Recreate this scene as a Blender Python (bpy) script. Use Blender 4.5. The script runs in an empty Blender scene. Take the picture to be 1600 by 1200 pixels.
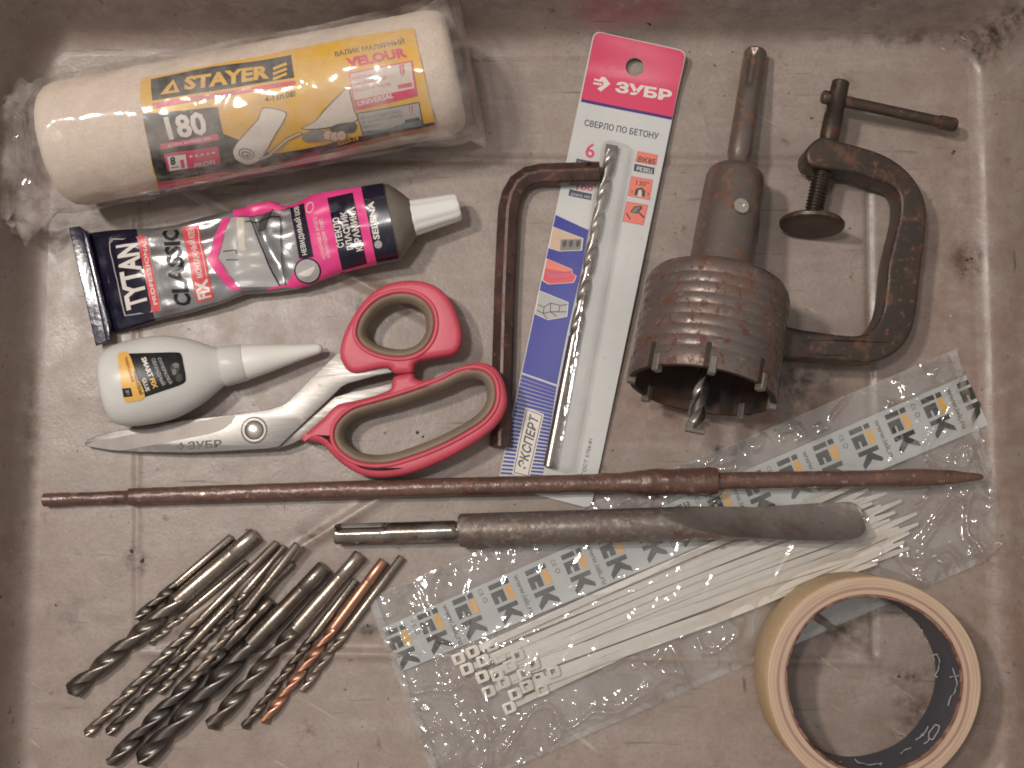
import bpy, bmesh, math, random
from mathutils import Vector, Matrix, noise
from mathutils.geometry import tessellate_polygon
from math import sin, cos, pi, radians, sqrt, atan2, asin, acos

random.seed(7)
SC = bpy.context.scene
COL = SC.collection

# ------------------------------------------------------------------ camera
TILT, DIST, FPX = radians(5.0), 0.60, 1920.0
cam_d = bpy.data.cameras.new('camera')
cam_d.sensor_width = 36.0
cam_d.lens = 36.0 * FPX / 1600.0
cam_d.clip_start, cam_d.clip_end = 0.01, 50.0
cam = bpy.data.objects.new('camera', cam_d)
CAM = Vector((0, -DIST * sin(TILT), DIST * cos(TILT)))
cam.location = CAM
cam.rotation_euler = (TILT, 0, 0)
COL.objects.link(cam)
SC.camera = cam

# ------------------------------------------------------------------ light: an indoor lamp up to the left, a second bulb nearer overhead, soft room light
world = bpy.data.worlds.new('World')
SC.world = world
world.use_nodes = True
wn = world.node_tree.nodes
wl = world.node_tree.links
bg = wn['Background']
bg.inputs['Strength'].default_value = 0.47
tc = wn.new('ShaderNodeTexCoord'); sx = wn.new('ShaderNodeSeparateXYZ'); rp = wn.new('ShaderNodeValToRGB')
wl.new(tc.outputs['Generated'], sx.inputs[0]); wl.new(sx.outputs['Z'], rp.inputs[0]); wl.new(rp.outputs[0], bg.inputs['Color'])
rp.color_ramp.elements[0].position = 0.0; rp.color_ramp.elements[0].color = (0.26, 0.24, 0.225, 1)
rp.color_ramp.elements[1].position = 0.9; rp.color_ramp.elements[1].color = (1.0, 0.965, 0.93, 1)

def lamp(name, loc, power, radius, color):
    d = bpy.data.lights.new(name, 'POINT')
    d.energy = power; d.shadow_soft_size = radius; d.color = color
    o = bpy.data.objects.new(name, d); o.location = loc; COL.objects.link(o)
lamp('ceiling_bulb', (-0.62, 0.30, 1.20), 34, 0.05, (1.0, 0.94, 0.875))
lamp('ceiling_bulb', (-0.30, 0.12, 1.25), 15, 0.05, (1.0, 0.95, 0.89))

SC.view_settings.view_transform = 'Standard'
SC.view_settings.look = 'None'
SC.view_settings.exposure = -0.13
SC.view_settings.gamma = 1.0
SC.render.engine = 'CYCLES'
SC.cycles.max_bounces = 5
SC.cycles.diffuse_bounces = 3
SC.cycles.filter_width = 1.8
SC.cycles.transparent_max_bounces = 16
SC.cycles.caustics_reflective = False
SC.cycles.caustics_refractive = False
SC.cycles.use_denoising = True
SC.cycles.use_adaptive_sampling = True
SC.cycles.adaptive_threshold = 0.02

# ------------------------------------------------------------------ helpers
UPV = Vector((0, cos(TILT), sin(TILT)))
FWV = Vector((0, sin(TILT), -cos(TILT)))
MM = 0.001

def ray(px, py):
    return FWV + Vector((1, 0, 0)) * ((px - 800) / FPX) + UPV * ((600 - py) / FPX)

def W(px, py, z=0.0):
    d = ray(px, py)
    return CAM + d * ((z - CAM.z) / d.z)

def crop(ox, oy, s):
    return lambda x, y: (ox + x / s, oy + y / s)

def srgb(r, g, b):
    f = lambda c: (c / 255.0) / 12.92 if c / 255.0 <= 0.04045 else ((c / 255.0 + 0.055) / 1.055) ** 2.4
    return (f(r), f(g), f(b))

def smooth(a, b, x):
    t = max(0.0, min(1.0, (x - a) / (b - a)))
    return t * t * (3 - 2 * t)

def lerp(a, b, t):
    return a + (b - a) * t

def interp(tab, x):
    if x <= tab[0][0]: return tab[0][1]
    for (x0, y0), (x1, y1) in zip(tab, tab[1:]):
        if x <= x1:
            return y0 + (y1 - y0) * (x - x0) / (x1 - x0)
    return tab[-1][1]

def sinterp(tab, x):
    """smooth (Catmull-Rom) version of interp"""
    if x <= tab[0][0]: return tab[0][1]
    if x >= tab[-1][0]: return tab[-1][1]
    for i in range(len(tab) - 1):
        if x <= tab[i + 1][0]:
            x0, y0 = tab[i]; x1, y1 = tab[i + 1]
            t = (x - x0) / (x1 - x0); h = x1 - x0
            m0 = (y1 - tab[i - 1][1]) / (x1 - tab[i - 1][0]) if i > 0 else (y1 - y0) / h
            m1 = (tab[i + 2][1] - y0) / (tab[i + 2][0] - x0) if i + 2 < len(tab) else (y1 - y0) / h
            return ((2*t**3 - 3*t*t + 1) * y0 + (t**3 - 2*t*t + t) * h * m0 + (-2*t**3 + 3*t*t) * y1 + (t**3 - t*t) * h * m1)

def catmull(pts, n=6, closed=True):
    out = []; N = len(pts)
    for i in range(N if closed else N - 1):
        if closed:
            p = [pts[(i + k - 1) % N] for k in range(4)]
        else:
            p = [pts[max(0, min(N - 1, i + k - 1))] for k in range(4)]
        for j in range(n):
            t = j / n
            out.append(tuple(0.5 * (2 * p[1][c] + (p[2][c] - p[0][c]) * t + (2 * p[0][c] - 5 * p[1][c] + 4 * p[2][c] - p[3][c]) * t * t
                             + (-p[0][c] + 3 * p[1][c] - 3 * p[2][c] + p[3][c]) * t ** 3) for c in range(2)))
    if not closed: out.append(tuple(pts[-1]))
    return out

OFF = {}

def thing(name, label, cat, loc=(0, 0, 0), group=None):
    o = bpy.data.objects.new(name, None); COL.objects.link(o)
    o.location = loc; o.empty_display_size = 0.01
    o['label'] = label; o['category'] = cat
    if group: o['group'] = group
    OFF[o] = Vector(loc)
    return o

def mesh(name, verts, faces, mats, parent=None, fm=None, sharp=40, smooth_=True):
    L = OFF.get(parent, Vector((0, 0, 0)))
    me = bpy.data.meshes.new(name)
    me.from_pydata([Vector(v) - L for v in verts], [], faces)
    if not isinstance(mats, (list, tuple)): mats = [mats]
    for m in mats: me.materials.append(m)
    if fm: me.polygons.foreach_set('material_index', fm)
    if smooth_:
        me.shade_smooth()
        if sharp: me.set_sharp_from_angle(angle=radians(sharp))
    me.update()
    o = bpy.data.objects.new(name, me); COL.objects.link(o)
    if parent is not None: o.parent = parent
    OFF[o] = L
    return o

def loft(rings, cap=True, closed=True):
    n = len(rings[0]); V = [p for r in rings for p in r]; F = []
    for i in range(len(rings) - 1):
        for j in range(n if closed else n - 1):
            k = (j + 1) % n
            F.append((i * n + j, i * n + k, (i + 1) * n + k, (i + 1) * n + j))
    if cap:
        F.append(tuple(range(n - 1, -1, -1))); b = (len(rings) - 1) * n
        F.append(tuple(range(b, b + n)))
    return V, F

def frame(A, B):
    """axis, sideways (in the ground plane), upward"""
    a = (B - A).normalized()
    s = a.cross(Vector((0, 0, 1)))
    s = Vector((1, 0, 0)) if s.length < 1e-4 else s.normalized()
    u = s.cross(a).normalized()
    return a, s, u

def lathe(A, B, prof, seg=32, rf=None, cap=True, sq=1.0):
    """profile (distance from A, radius) spun about A->B; rf(s, phi, r) may bend the radius; phi 0 points up"""
    a, s, u = frame(A, B); rings = []
    for (t, r) in prof:
        ring = []
        for k in range(seg):
            ph = 2 * pi * k / seg
            rr = rf(t, ph, r) if rf else r
            ring.append(A + a * t + u * (rr * cos(ph) * sq) - s * (rr * sin(ph)))
        rings.append(ring)
    V, F = loft(rings, cap)
    return V, F

def box(c, ax, ay, az):
    V = [c + ax * i + ay * j + az * k for i in (-1, 1) for j in (-1, 1) for k in (-1, 1)]
    F = [(0, 1, 3, 2), (4, 6, 7, 5), (0, 4, 5, 1), (2, 3, 7, 6), (0, 2, 6, 4), (1, 5, 7, 3)]
    return V, F

def bevel_mesh(V, F, w, seg=2):
    bm = bmesh.new(); vs = [bm.verts.new(v) for v in V]
    for f in F: bm.faces.new([vs[i] for i in f])
    bmesh.ops.recalc_face_normals(bm, faces=bm.faces)
    bmesh.ops.bevel(bm, geom=list(bm.edges), offset=w, segments=seg, profile=0.5, affect='EDGES', clamp_overlap=True)
    bm.verts.ensure_lookup_table()
    V2 = [v.co.copy() for v in bm.verts]; bm.verts.index_update()
    F2 = [tuple(v.index for v in f.verts) for f in bm.faces]
    bm.free(); return V2, F2

def plate(loops, half, bev=0.0, res=2):
    """closed 2D outlines (the first one outer, the rest holes) as a solid sheet of thickness 2*half about z = 0"""
    c = bpy.data.curves.new('outline', 'CURVE'); c.dimensions = '2D'; c.fill_mode = 'BOTH'
    c.extrude = max(half - bev, 0.0); c.bevel_depth = bev; c.bevel_resolution = res; c.offset = -bev
    for pts in loops:
        s = c.splines.new('POLY'); s.points.add(len(pts) - 1); s.use_cyclic_u = True
        for p, q in zip(s.points, pts): p.co = (q[0], q[1], 0, 1)
    o = bpy.data.objects.new('outline', c); m = bpy.data.meshes.new_from_object(o)
    V = [v.co.copy() for v in m.vertices]; F = [tuple(p.vertices) for p in m.polygons]
    bpy.data.objects.remove(o); bpy.data.curves.remove(c); bpy.data.meshes.remove(m)
    bm = bmesh.new(); vs = [bm.verts.new(v) for v in V]
    for f in F:
        try: bm.faces.new([vs[i] for i in f])
        except ValueError: pass
    bmesh.ops.remove_doubles(bm, verts=bm.verts, dist=1e-6)
    bmesh.ops.recalc_face_normals(bm, faces=bm.faces)
    bm.verts.index_update()
    V = [v.co.copy() for v in bm.verts]; F = [tuple(v.index for v in f.verts) for f in bm.faces]
    bm.free(); return V, F

def nz(x, y, z=0.0):
    return noise.noise(Vector((x, y, z)))

# ------------------------------------------------------------------ materials
def nodes_of(name):
    m = bpy.data.materials.new(name); m.use_nodes = True
    nt = m.node_tree; b = nt.nodes['Principled BSDF']
    return m, nt, b

def add(nt, kind, **kw):
    n = nt.nodes.new(kind)
    for k, v in kw.items():
        if k in n.inputs.keys(): n.inputs[k].default_value = v
        else: setattr(n, k, v)
    return n

def noise_fac(nt, coord, scale, lo, hi, detail=5.0, rough=0.6, distort=0.0, stretch=None):
    if stretch:
        mp = add(nt, 'ShaderNodeMapping'); mp.inputs['Scale'].default_value = stretch
        nt.links.new(coord, mp.inputs['Vector']); coord = mp.outputs[0]
    n = add(nt, 'ShaderNodeTexNoise', Scale=scale, Detail=detail, Roughness=rough, Distortion=distort)
    nt.links.new(coord, n.inputs['Vector'])
    r = add(nt, 'ShaderNodeMapRange'); r.clamp = True
    r.inputs['From Min'].default_value = lo; r.inputs['From Max'].default_value = hi
    nt.links.new(n.outputs[0], r.inputs['Value'])
    return r.outputs[0]

def mixc(nt, fac, a, b):
    m = add(nt, 'ShaderNodeMix', data_type='RGBA')
    nt.links.new(fac, m.inputs[0])
    for sock, v in ((m.inputs[6], a), (m.inputs[7], b)):
        if isinstance(v, tuple): sock.default_value = (*v[:3], 1)
        else: nt.links.new(v, sock)
    return m.outputs[2]

def mixf(nt, fac, a, b):
    m = add(nt, 'ShaderNodeMix', data_type='FLOAT')
    nt.links.new(fac, m.inputs[0])
    for sock, v in ((m.inputs[2], a), (m.inputs[3], b)):
        if isinstance(v, (int, float)): sock.default_value = v
        else: nt.links.new(v, sock)
    return m.outputs[0]

def bumped(nt, b, coord, items):
    prev = None
    for scale, strength, dist, detail in items:
        n = add(nt, 'ShaderNodeTexNoise', Scale=scale, Detail=detail); nt.links.new(coord, n.inputs['Vector'])
        bp = add(nt, 'ShaderNodeBump', Strength=strength, Distance=dist)
        nt.links.new(n.outputs[0], bp.inputs['Height'])
        if prev is not None: nt.links.new(prev, bp.inputs['Normal'])
        prev = bp.outputs[0]
    if prev is not None: nt.links.new(prev, b.inputs['Normal'])

def mat(name, c, rough=0.5, metal=0.0, layers=(), bump=(), rvar=None, spec=0.5, sss=0.0, coat=0.0):
    """layers: (scale, lo, hi, colour, rough, metal[, stretch]) mixed over the base one after the other by noise"""
    m, nt, b = nodes_of(name)
    co = add(nt, 'ShaderNodeTexCoord').outputs['Object']
    col, ro, me = tuple(c), rough, metal
    for L in layers:
        f = noise_fac(nt, co, L[0], L[1], L[2], stretch=L[6] if len(L) > 6 else None)
        col = mixc(nt, f, col, tuple(L[3])); ro = mixf(nt, f, ro, L[4]); me = mixf(nt, f, me, L[5])
    if isinstance(col, tuple): b.inputs['Base Color'].default_value = (*col[:3], 1)
    else: nt.links.new(col, b.inputs['Base Color'])
    for key, v in (('Roughness', ro), ('Metallic', me)):
        if isinstance(v, (int, float)): b.inputs[key].default_value = v
        else: nt.links.new(v, b.inputs[key])
    b.inputs['Specular IOR Level'].default_value = spec
    if sss:
        b.inputs['Subsurface Weight'].default_value = sss
        b.inputs['Subsurface Radius'].default_value = (0.004, 0.0035, 0.003); b.inputs['Subsurface Scale'].default_value = 1.0
    if coat: b.inputs['Coat Weight'].default_value = coat; b.inputs['Coat Roughness'].default_value = 0.12
    bumped(nt, b, co, bump)
    return m

def ink(name, rgb, rough=0.35, **kw):
    c = srgb(*rgb)
    return mat(name, c, rough, layers=[(260, 0.55, 0.8, tuple(x * 0.8 + 0.02 for x in c), rough + 0.1, 0)], **kw)

def film(name, milk, milk_col, gloss=0.10, bump=(), fres=1.45, boost=1.6):
    """thin clear plastic: see-through, shiny at the folds, a trace of milky haze"""
    m, nt, b = nodes_of(name); nt.nodes.remove(b)
    out = [n for n in nt.nodes if n.type == 'OUTPUT_MATERIAL'][0]
    co = add(nt, 'ShaderNodeTexCoord').outputs['Object']
    tr = add(nt, 'ShaderNodeBsdfTransparent'); gl = add(nt, 'ShaderNodeBsdfGlossy', Roughness=gloss); df = add(nt, 'ShaderNodeBsdfDiffuse')
    gl.inputs['Color'].default_value = (1, 1, 1, 1); df.inputs['Color'].default_value = (*milk_col, 1)
    tr.inputs['Color'].default_value = (0.985, 0.98, 0.975, 1)
    fr = add(nt, 'ShaderNodeLayerWeight', Blend=0.5); pw = add(nt, 'ShaderNodeMath', operation='POWER'); pw.inputs[1].default_value = 4.0
    mu = add(nt, 'ShaderNodeMath', operation='MULTIPLY_ADD'); mu.inputs[1].default_value = 0.22 * boost; mu.inputs[2].default_value = 0.045 * boost; mu.use_clamp = True
    nt.links.new(fr.outputs['Facing'], pw.inputs[0]); nt.links.new(pw.outputs[0], mu.inputs[0])
    m1 = add(nt, 'ShaderNodeMixShader'); m2 = add(nt, 'ShaderNodeMixShader')
    f = noise_fac(nt, co, 45, 0.35, 0.7); mk = add(nt, 'ShaderNodeMath', operation='MULTIPLY'); mk.inputs[1].default_value = milk * 2
    nt.links.new(f, mk.inputs[0]); nt.links.new(mk.outputs[0], m1.inputs[0])
    nt.links.new(tr.outputs[0], m1.inputs[1]); nt.links.new(df.outputs[0], m1.inputs[2])
    nt.links.new(mu.outputs[0], m2.inputs[0]); nt.links.new(m1.outputs[0], m2.inputs[1]); nt.links.new(gl.outputs[0], m2.inputs[2])
    nt.links.new(m2.outputs[0], out.inputs[0])
    prev = None
    for scale, strength, dist, detail in bump:
        n = add(nt, 'ShaderNodeTexNoise', Scale=scale, Detail=detail, Distortion=0.8); nt.links.new(co, n.inputs['Vector'])
        bp = add(nt, 'ShaderNodeBump', Strength=strength, Distance=dist); nt.links.new(n.outputs[0], bp.inputs['Height'])
        if prev is not None: nt.links.new(prev, bp.inputs['Normal'])
        prev = bp.outputs[0]
    if prev is not None: nt.links.new(prev, gl.inputs['Normal']); nt.links.new(prev, fr.inputs['Normal'])
    return m

# ------------------------------------------------------------------ printing: flat shapes and lettering laid on a surface
_TXT = {}
def text_tris(body, bold):
    key = (body, bold)
    if key not in _TXT:
        c = bpy.data.curves.new('lettering', 'FONT'); c.body = body; c.resolution_u = 2; c.offset = bold
        o = bpy.data.objects.new('lettering', c); m = bpy.data.meshes.new_from_object(o)
        V = [(v.co.x, v.co.y) for v in m.vertices]; F = [tuple(p.vertices) for p in m.polygons]
        bpy.data.objects.remove(o); bpy.data.curves.remove(c); bpy.data.meshes.remove(m)
        _TXT[key] = (V, F)
    return _TXT[key]

class Print:
    """shapes given at the photograph's points, turned into the surface's own (u, v) and laid on the surface with a hair of thickness between layers"""
    def __init__(self, uvf, surf, step, dz=5e-5, pix=None):
        self.uvf, self.surf, self.step, self.dz = uvf, surf, step, dz
        self.pix = pix or (lambda x, y: (x, y)); self.items = []; self.n = 0; self.boxes = []
    def at(self, p): return self.uvf(*self.pix(*p))
    def poly(self, pts, m, lay=None):
        self.n += 1
        uv = [self.at(p) for p in pts]
        tris = tessellate_polygon([[Vector((u, v, 0)) for u, v in uv]])
        self.items.append((uv, [tuple(t) for t in tris], m, self.level(uv, lay)))
    def level(self, uv, lay):
        """one hair above whatever is already printed under this shape"""
        bb = (min(p[0] for p in uv), max(p[0] for p in uv), min(p[1] for p in uv), max(p[1] for p in uv))
        if lay is None:
            lay = 1 + max([l for (b, l) in self.boxes if b[0] < bb[1] and b[1] > bb[0] and b[2] < bb[3] and b[3] > bb[2]], default=-1)
        self.boxes.append((bb, lay)); return lay
    def line(self, pts, w, m, closed=False, lay=None):
        if closed: pts = list(pts) + [pts[0]]
        for (x0, y0), (x1, y1) in zip(pts, pts[1:]):
            d = max(1e-6, sqrt((x1 - x0) ** 2 + (y1 - y0) ** 2)); nx, ny = -(y1 - y0) / d * w / 2, (x1 - x0) / d * w / 2
            self.poly([(x0 + nx, y0 + ny), (x1 + nx, y1 + ny), (x1 - nx, y1 - ny), (x0 - nx, y0 - ny)], m, lay)
    def disc(self, c, rx, ry, m, rot=0.0, n=20, lay=None):
        self.poly([(c[0] + rx * cos(t) * cos(rot) - ry * sin(t) * sin(rot), c[1] + rx * cos(t) * sin(rot) + ry * sin(t) * cos(rot))
                   for t in [2 * pi * k / n for k in range(n)]], m, lay)
    def text(self, body, bl, br, tl, m, bold=0.0, shear=0.0, lay=None):
        self.n += 1
        V, F = text_tris(body, bold)
        if not V: return
        x0 = min(v[0] for v in V); x1 = max(v[0] for v in V); H = 0.729
        P0, P1, P2 = (Vector(self.at(p)) for p in (bl, br, tl))
        uv = []
        for x, y in V:
            s = (x - x0) / (x1 - x0); t = y / H
            q = P0 + (P1 - P0) * s + (P2 - P0) * t + (P1 - P0).normalized() * (shear * t * (P2 - P0).length)
            uv.append((q[0], q[1]))
        self.items.append((uv, F, m, self.level(uv, lay)))
    def build(self, name, parent, off0=2e-5):
        bm = bmesh.new(); mats = []
        for uv, F, m, lay in self.items:
            if m not in mats: mats.append(m)
            mi = mats.index(m)
            vs = [bm.verts.new((u, v, lay)) for u, v in uv]
            for f in F:
                try: g = bm.faces.new([vs[i] for i in f]); g.material_index = mi
                except ValueError: pass
        us = [v.co.x for v in bm.verts]; ws = [v.co.y for v in bm.verts]
        for ax, lo, hi in ((0, min(us), max(us)), (1, min(ws), max(ws))):
            st = self.step[ax]
            if not st: continue
            k = math.floor(lo / st) + 1
            while k * st < hi:
                co = Vector((0, 0, 0)); no = Vector((0, 0, 0)); co[ax] = k * st; no[ax] = 1
                bmesh.ops.bisect_plane(bm, geom=list(bm.verts) + list(bm.edges) + list(bm.faces), plane_co=co, plane_no=no, dist=1e-7)
                k += 1
        V = [self.surf(v.co.x, v.co.y, off0 + self.dz * v.co.z) for v in bm.verts]
        bm.verts.index_update()
        F = []; FM = []
        for f in bm.faces:
            idx = tuple(v.index for v in f.verts)
            F.append(idx); FM.append(f.material_index)
        bm.free()
        # faces look outwards
        Fo = []
        for f in F:
            a, b_, c = V[f[0]], V[f[1]], V[f[2]]
            n_ = (b_ - a).cross(c - a)
            Fo.append(f if n_.z >= 0 else tuple(reversed(f)))
        return mesh(name, V, Fo, mats, parent, FM, sharp=None)

# ------------------------------------------------------------------ palette
INK = dict(
    yellow=ink('yellow_print', (228, 176, 62)), black=ink('black_print', (22, 19, 19)), white=ink('white_print', (226, 216, 206)),
    pink=ink('pink_print', (214, 62, 104)), magenta=ink('magenta_print', (234, 72, 140)), red=ink('red_print', (218, 82, 88)), navy=ink('navy_print', (24, 20, 42), 0.25, coat=0.5),
    brown=ink('brown_print', (170, 104, 48)), grey=ink('grey_print', (128, 122, 116)), pale=ink('pale_print', (214, 200, 186)), dgrey=ink('dark_grey_print', (74, 70, 66)),
    teal=ink('teal_print', (96, 124, 130)), salmon=ink('salmon_print', (232, 126, 106)), slate=ink('slate_print', (70, 72, 92)), blue=ink('blue_print', (50, 52, 148)),
    purple=ink('purple_print', (64, 44, 120)), crimson=ink('crimson_print', (216, 66, 102)), orange=ink('orange_print', (232, 178, 86)), lgrey=ink('light_grey_print', (176, 172, 168)),
    skin=ink('beige_print', (206, 176, 148)), rose=ink('rose_print', (206, 96, 110)), engraved=ink('engraved_mark', (96, 90, 86), 0.6),
)
# ================================================================== the tray
def tray_material():
    m, nt, b = nodes_of('tray_enamel')
    co = add(nt, 'ShaderNodeTexCoord').outputs['Object']
    base = srgb(171, 155, 145)
    col = mixc(nt, noise_fac(nt, co, 9, 0.35, 0.7), base, srgb(158, 142, 132))
    col = mixc(nt, noise_fac(nt, co, 55, 0.42, 0.75, 5), col, srgb(149, 134, 125))
    col = mixc(nt, noise_fac(nt, co, 40, 0.50, 0.8, 5, stretch=(0.35, 2.2, 1)), col, srgb(176, 164, 156))
    col = mixc(nt, noise_fac(nt, co, 600, 0.45, 0.85, 3), col, srgb(146, 131, 121))
    at = add(nt, 'ShaderNodeAttribute', attribute_name='grime')
    sp = add(nt, 'ShaderNodeSeparateColor'); nt.links.new(at.outputs['Color'], sp.inputs[0])
    def masked(chan, scale, lo, hi, detail=5):
        f = noise_fac(nt, co, scale, lo, hi, detail, 0.65)
        mu = add(nt, 'ShaderNodeMath', operation='MULTIPLY'); mu.use_clamp = True
        nt.links.new(f, mu.inputs[0]); nt.links.new(sp.outputs[chan], mu.inputs[1]); return mu.outputs[0]
    col = mixc(nt, masked('Red', 70, 0.30, 0.70), col, srgb(128, 92, 72))          # rusty wash
    col = mixc(nt, masked('Green', 130, 0.38, 0.62), col, srgb(70, 58, 50))         # greasy grime
    col = mixc(nt, masked('Blue', 40, 0.25, 0.6), col, srgb(140, 62, 60))           # red paint smear
    col = mixc(nt, noise_fac(nt, co, 85, 0.66, 0.74, 6), col, srgb(120, 94, 78))
    spk = noise_fac(nt, co, 230, 0.695, 0.73, 4); col = mixc(nt, spk, col, srgb(62, 48, 42))
    scr = noise_fac(nt, co, 170, 0.655, 0.72, 3, stretch=(0.10, 1.8, 1)); col = mixc(nt, scr, col, srgb(122, 107, 98))
    rot = add(nt, 'ShaderNodeMapping'); rot.inputs['Rotation'].default_value = (0, 0, 0.6); nt.links.new(co, rot.inputs[0])
    scr = noise_fac(nt, rot.outputs[0], 150, 0.70, 0.75, 2, distort=1.2, stretch=(0.12, 1.6, 1)); col = mixc(nt, scr, col, srgb(180, 167, 157))
    smd = noise_fac(nt, co, 34, 0.60, 0.72, 7, 0.75); col = mixc(nt, smd, col, srgb(124, 104, 92))
    scr = noise_fac(nt, co, 150, 0.71, 0.76, 3, stretch=(1.3, 0.2, 1)); col = mixc(nt, scr, col, srgb(112, 98, 90))
    nt.links.new(col, b.inputs['Base Color'])
    ro = mixf(nt, noise_fac(nt, co, 60, 0.35, 0.7), 0.30, 0.48); nt.links.new(ro, b.inputs['Roughness'])
    b.inputs['Specular IOR Level'].default_value = 0.45
    bumped(nt, b, co, [(700, 0.22, 0.0004, 3), (60, 0.22, 0.0015, 3)])
    return m
TRAYM = tray_material()
TX0, TX1, TY0, TY1 = -0.2375, 0.2365, -0.196, 0.1735     # floor outline
RIBS = []
def rib(p, q, h, w, zt=0.0):
    a = W(*p); b = W(*q); RIBS.append((Vector((a.x, a.y)), Vector((b.x, b.y)), h, w))
rib((215, 247), (1357, 252), -0.0021, 0.0023)
rib((213, 250), (213, 1020), -0.0012, 0.0013)
rib((1357, 252), (1366, 1030), -0.0017, 0.0016)
rib((213, 1018), (1366, 1034), 0.0019, 0.0023)
rib((245, 268), (700, 515), 0.0020, 0.0026)
rib((240, 1000), (640, 750), 0.0020, 0.0026)
rib((1340, 275), (1230, 345), 0.0020, 0.0026)
rib((1345, 1015), (1000, 760), 0.0020, 0.0028)

def floor_z(x, y):
    z = 0.0; p = Vector((x, y))
    for a, b, h, w in RIBS:
        d = b - a; t = max(0, min(1, (p - a).dot(d) / d.length_squared)); r = (p - (a + d * t)).length
        if r < 4 * w: z += h * math.exp(-(r / w) ** 2)
    return z - 0.0005 + 0.0002 * nz(x * 14, y * 14, 3)

def blob(x, y, c, rx, ry):
    return math.exp(-(((x - c[0]) / rx) ** 2 + ((y - c[1]) / ry) ** 2))
GR = dict(
    R=[((1090, 640), .075, .016, .9), ((1250, 640), .05, .02, .8), ((1490, 380), .02, .09, .8), ((1560, 900), .03, .14, .7), ((470, 850), .03, .014, .8), ((270, 860), .012, .015, .6),
       ((120, 640), .03, .03, .5), ((560, 1010), .03, .006, .8), ((1300, 1110), .05, .03, .5), ((40, 900), .02, .05, .5), ((600, 420), .03, .02, .5), ((900, 640), .04, .03, .4)],
    G=[((1528, 84), .008, .007, 1.0), ((1480, 64), .05, .003, .8), ((52, 650), .004, .035, .55), ((205, 870), .003, .005, 1.4), ((221, 882), .003, .004, 1.4), ((575, 985), .004, .003, 1.3), ((1515, 405), .007, .008, 1.3),
       ((490, 833), .008, .004, .9), ((1250, 600), .02, .014, .9), ((1122, 705), .003, .004, 1.2), ((560, 480), .004, .006, .9), ((1420, 1060), .012, .005, .7), ((1310, 985), .015, .008, .7), ((120, 960), .01, .01, .4), ((1440, 1130), .012, .006, .7), ((1430, 1100), .009, .005, .7)],
    B=[])
for k in GR: GR[k] = [((W(*c).x, W(*c).y), rx, ry, a * (.62 if k == 'R' else 1)) for c, rx, ry, a in GR[k]]
def grime(x, y, z=0.0):
    g = [min(1.0, (0.13 if k == 'R' else 0.06 if k == 'G' else 0.0) + sum(a * blob(x, y, c, rx, ry) for c, rx, ry, a in GR[k])) for k in 'RGB']
    if y > 0.178: g[2] = 0.30 * smooth(0.022, 0.038, x) * (1 - smooth(0.070, 0.092, x)) * smooth(0.006, 0.014, z); g[1] = 0.25
    return g

def paint_grime(o):
    at = o.data.color_attributes.new('grime', 'FLOAT_COLOR', 'POINT'); buf = []
    for v in o.data.vertices: buf += [*grime(v.co.x, v.co.y, v.co.z), 1.0]
    at.data.foreach_set('color', buf)

tray = thing('tray', 'dirty grey beige tray with raised ribs that holds all the tools', 'tray')
nx, ny = 340, 264
V = []; F = []
for j in range(ny + 1):
    for i in range(nx + 1):
        x = lerp(TX0 + 0.002, TX1 - 0.002, i / nx); y = lerp(TY0 + 0.002, TY1 - 0.002, j / ny); V.append((x, y, floor_z(x, y)))
for j in range(ny):
    for i in range(nx):
        a = j * (nx + 1) + i; F.append((a, a + 1, a + nx + 2, a + nx + 1))
paint_grime(mesh('tray_base', V, F, TRAYM, tray, sharp=None))
def rrect(d, n=14, R0=0.020):
    """floor outline pushed outwards by d"""
    R = max(0.003, R0 + d); out = []
    for cx, cy, a0 in ((TX1 - R0, TY1 - R0, 0), (TX0 + R0, TY1 - R0, 90), (TX0 + R0, TY0 + R0, 180), (TX1 - R0, TY0 + R0, 270)):
        for k in range(n + 1):
            t = radians(a0 + 90 * k / n); out.append((cx + R * cos(t), cy + R * sin(t)))
    res = []
    for p, q in zip(out, out[1:] + out[:1]):
        L = sqrt((p[0] - q[0]) ** 2 + (p[1] - q[1]) ** 2); m_ = max(1, int(L / 0.006))
        for k in range(m_): res.append((lerp(p[0], q[0], k / m_), lerp(p[1], q[1], k / m_)))
    return res
base_ring = rrect(0.0)
cen = Vector(((TX0 + TX1) / 2, (TY0 + TY1) / 2))
prof = [(-0.012, -0.0009), (-0.009, -0.0005), (-0.006, 0.0001), (-0.003, 0.0012), (-0.0012, 0.0027), (0.0005, 0.005), (0.0018, 0.0085), (0.003, 0.013), (0.0052, 0.022), (0.0078, 0.034), (0.0105, 0.046), (0.013, 0.056), (0.0145, 0.0585), (0.018, 0.0592), (0.028, 0.0592), (0.030, 0.058), (0.030, 0.052)]
rings = []
inner = []
for d, z in prof:
    ring = []
    for i, (x, y) in enumerate(base_ring):
        x0, y0 = base_ring[i - 1]; x1, y1 = base_ring[(i + 1) % len(base_ring)]
        n_ = Vector((y1 - y0, -(x1 - x0))).normalized()
        ring.append(Vector((x + n_.x * d, y + n_.y * d, z + (0.0006 * nz(x * 40, y * 40, z * 60) if z > 0.001 else 0))))
    rings.append(ring)
V, F = loft(rings, cap=False)
paint_grime(mesh('tray_wall', V, F, TRAYM, tray, sharp=60))
FLOOR = -0.0005

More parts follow.
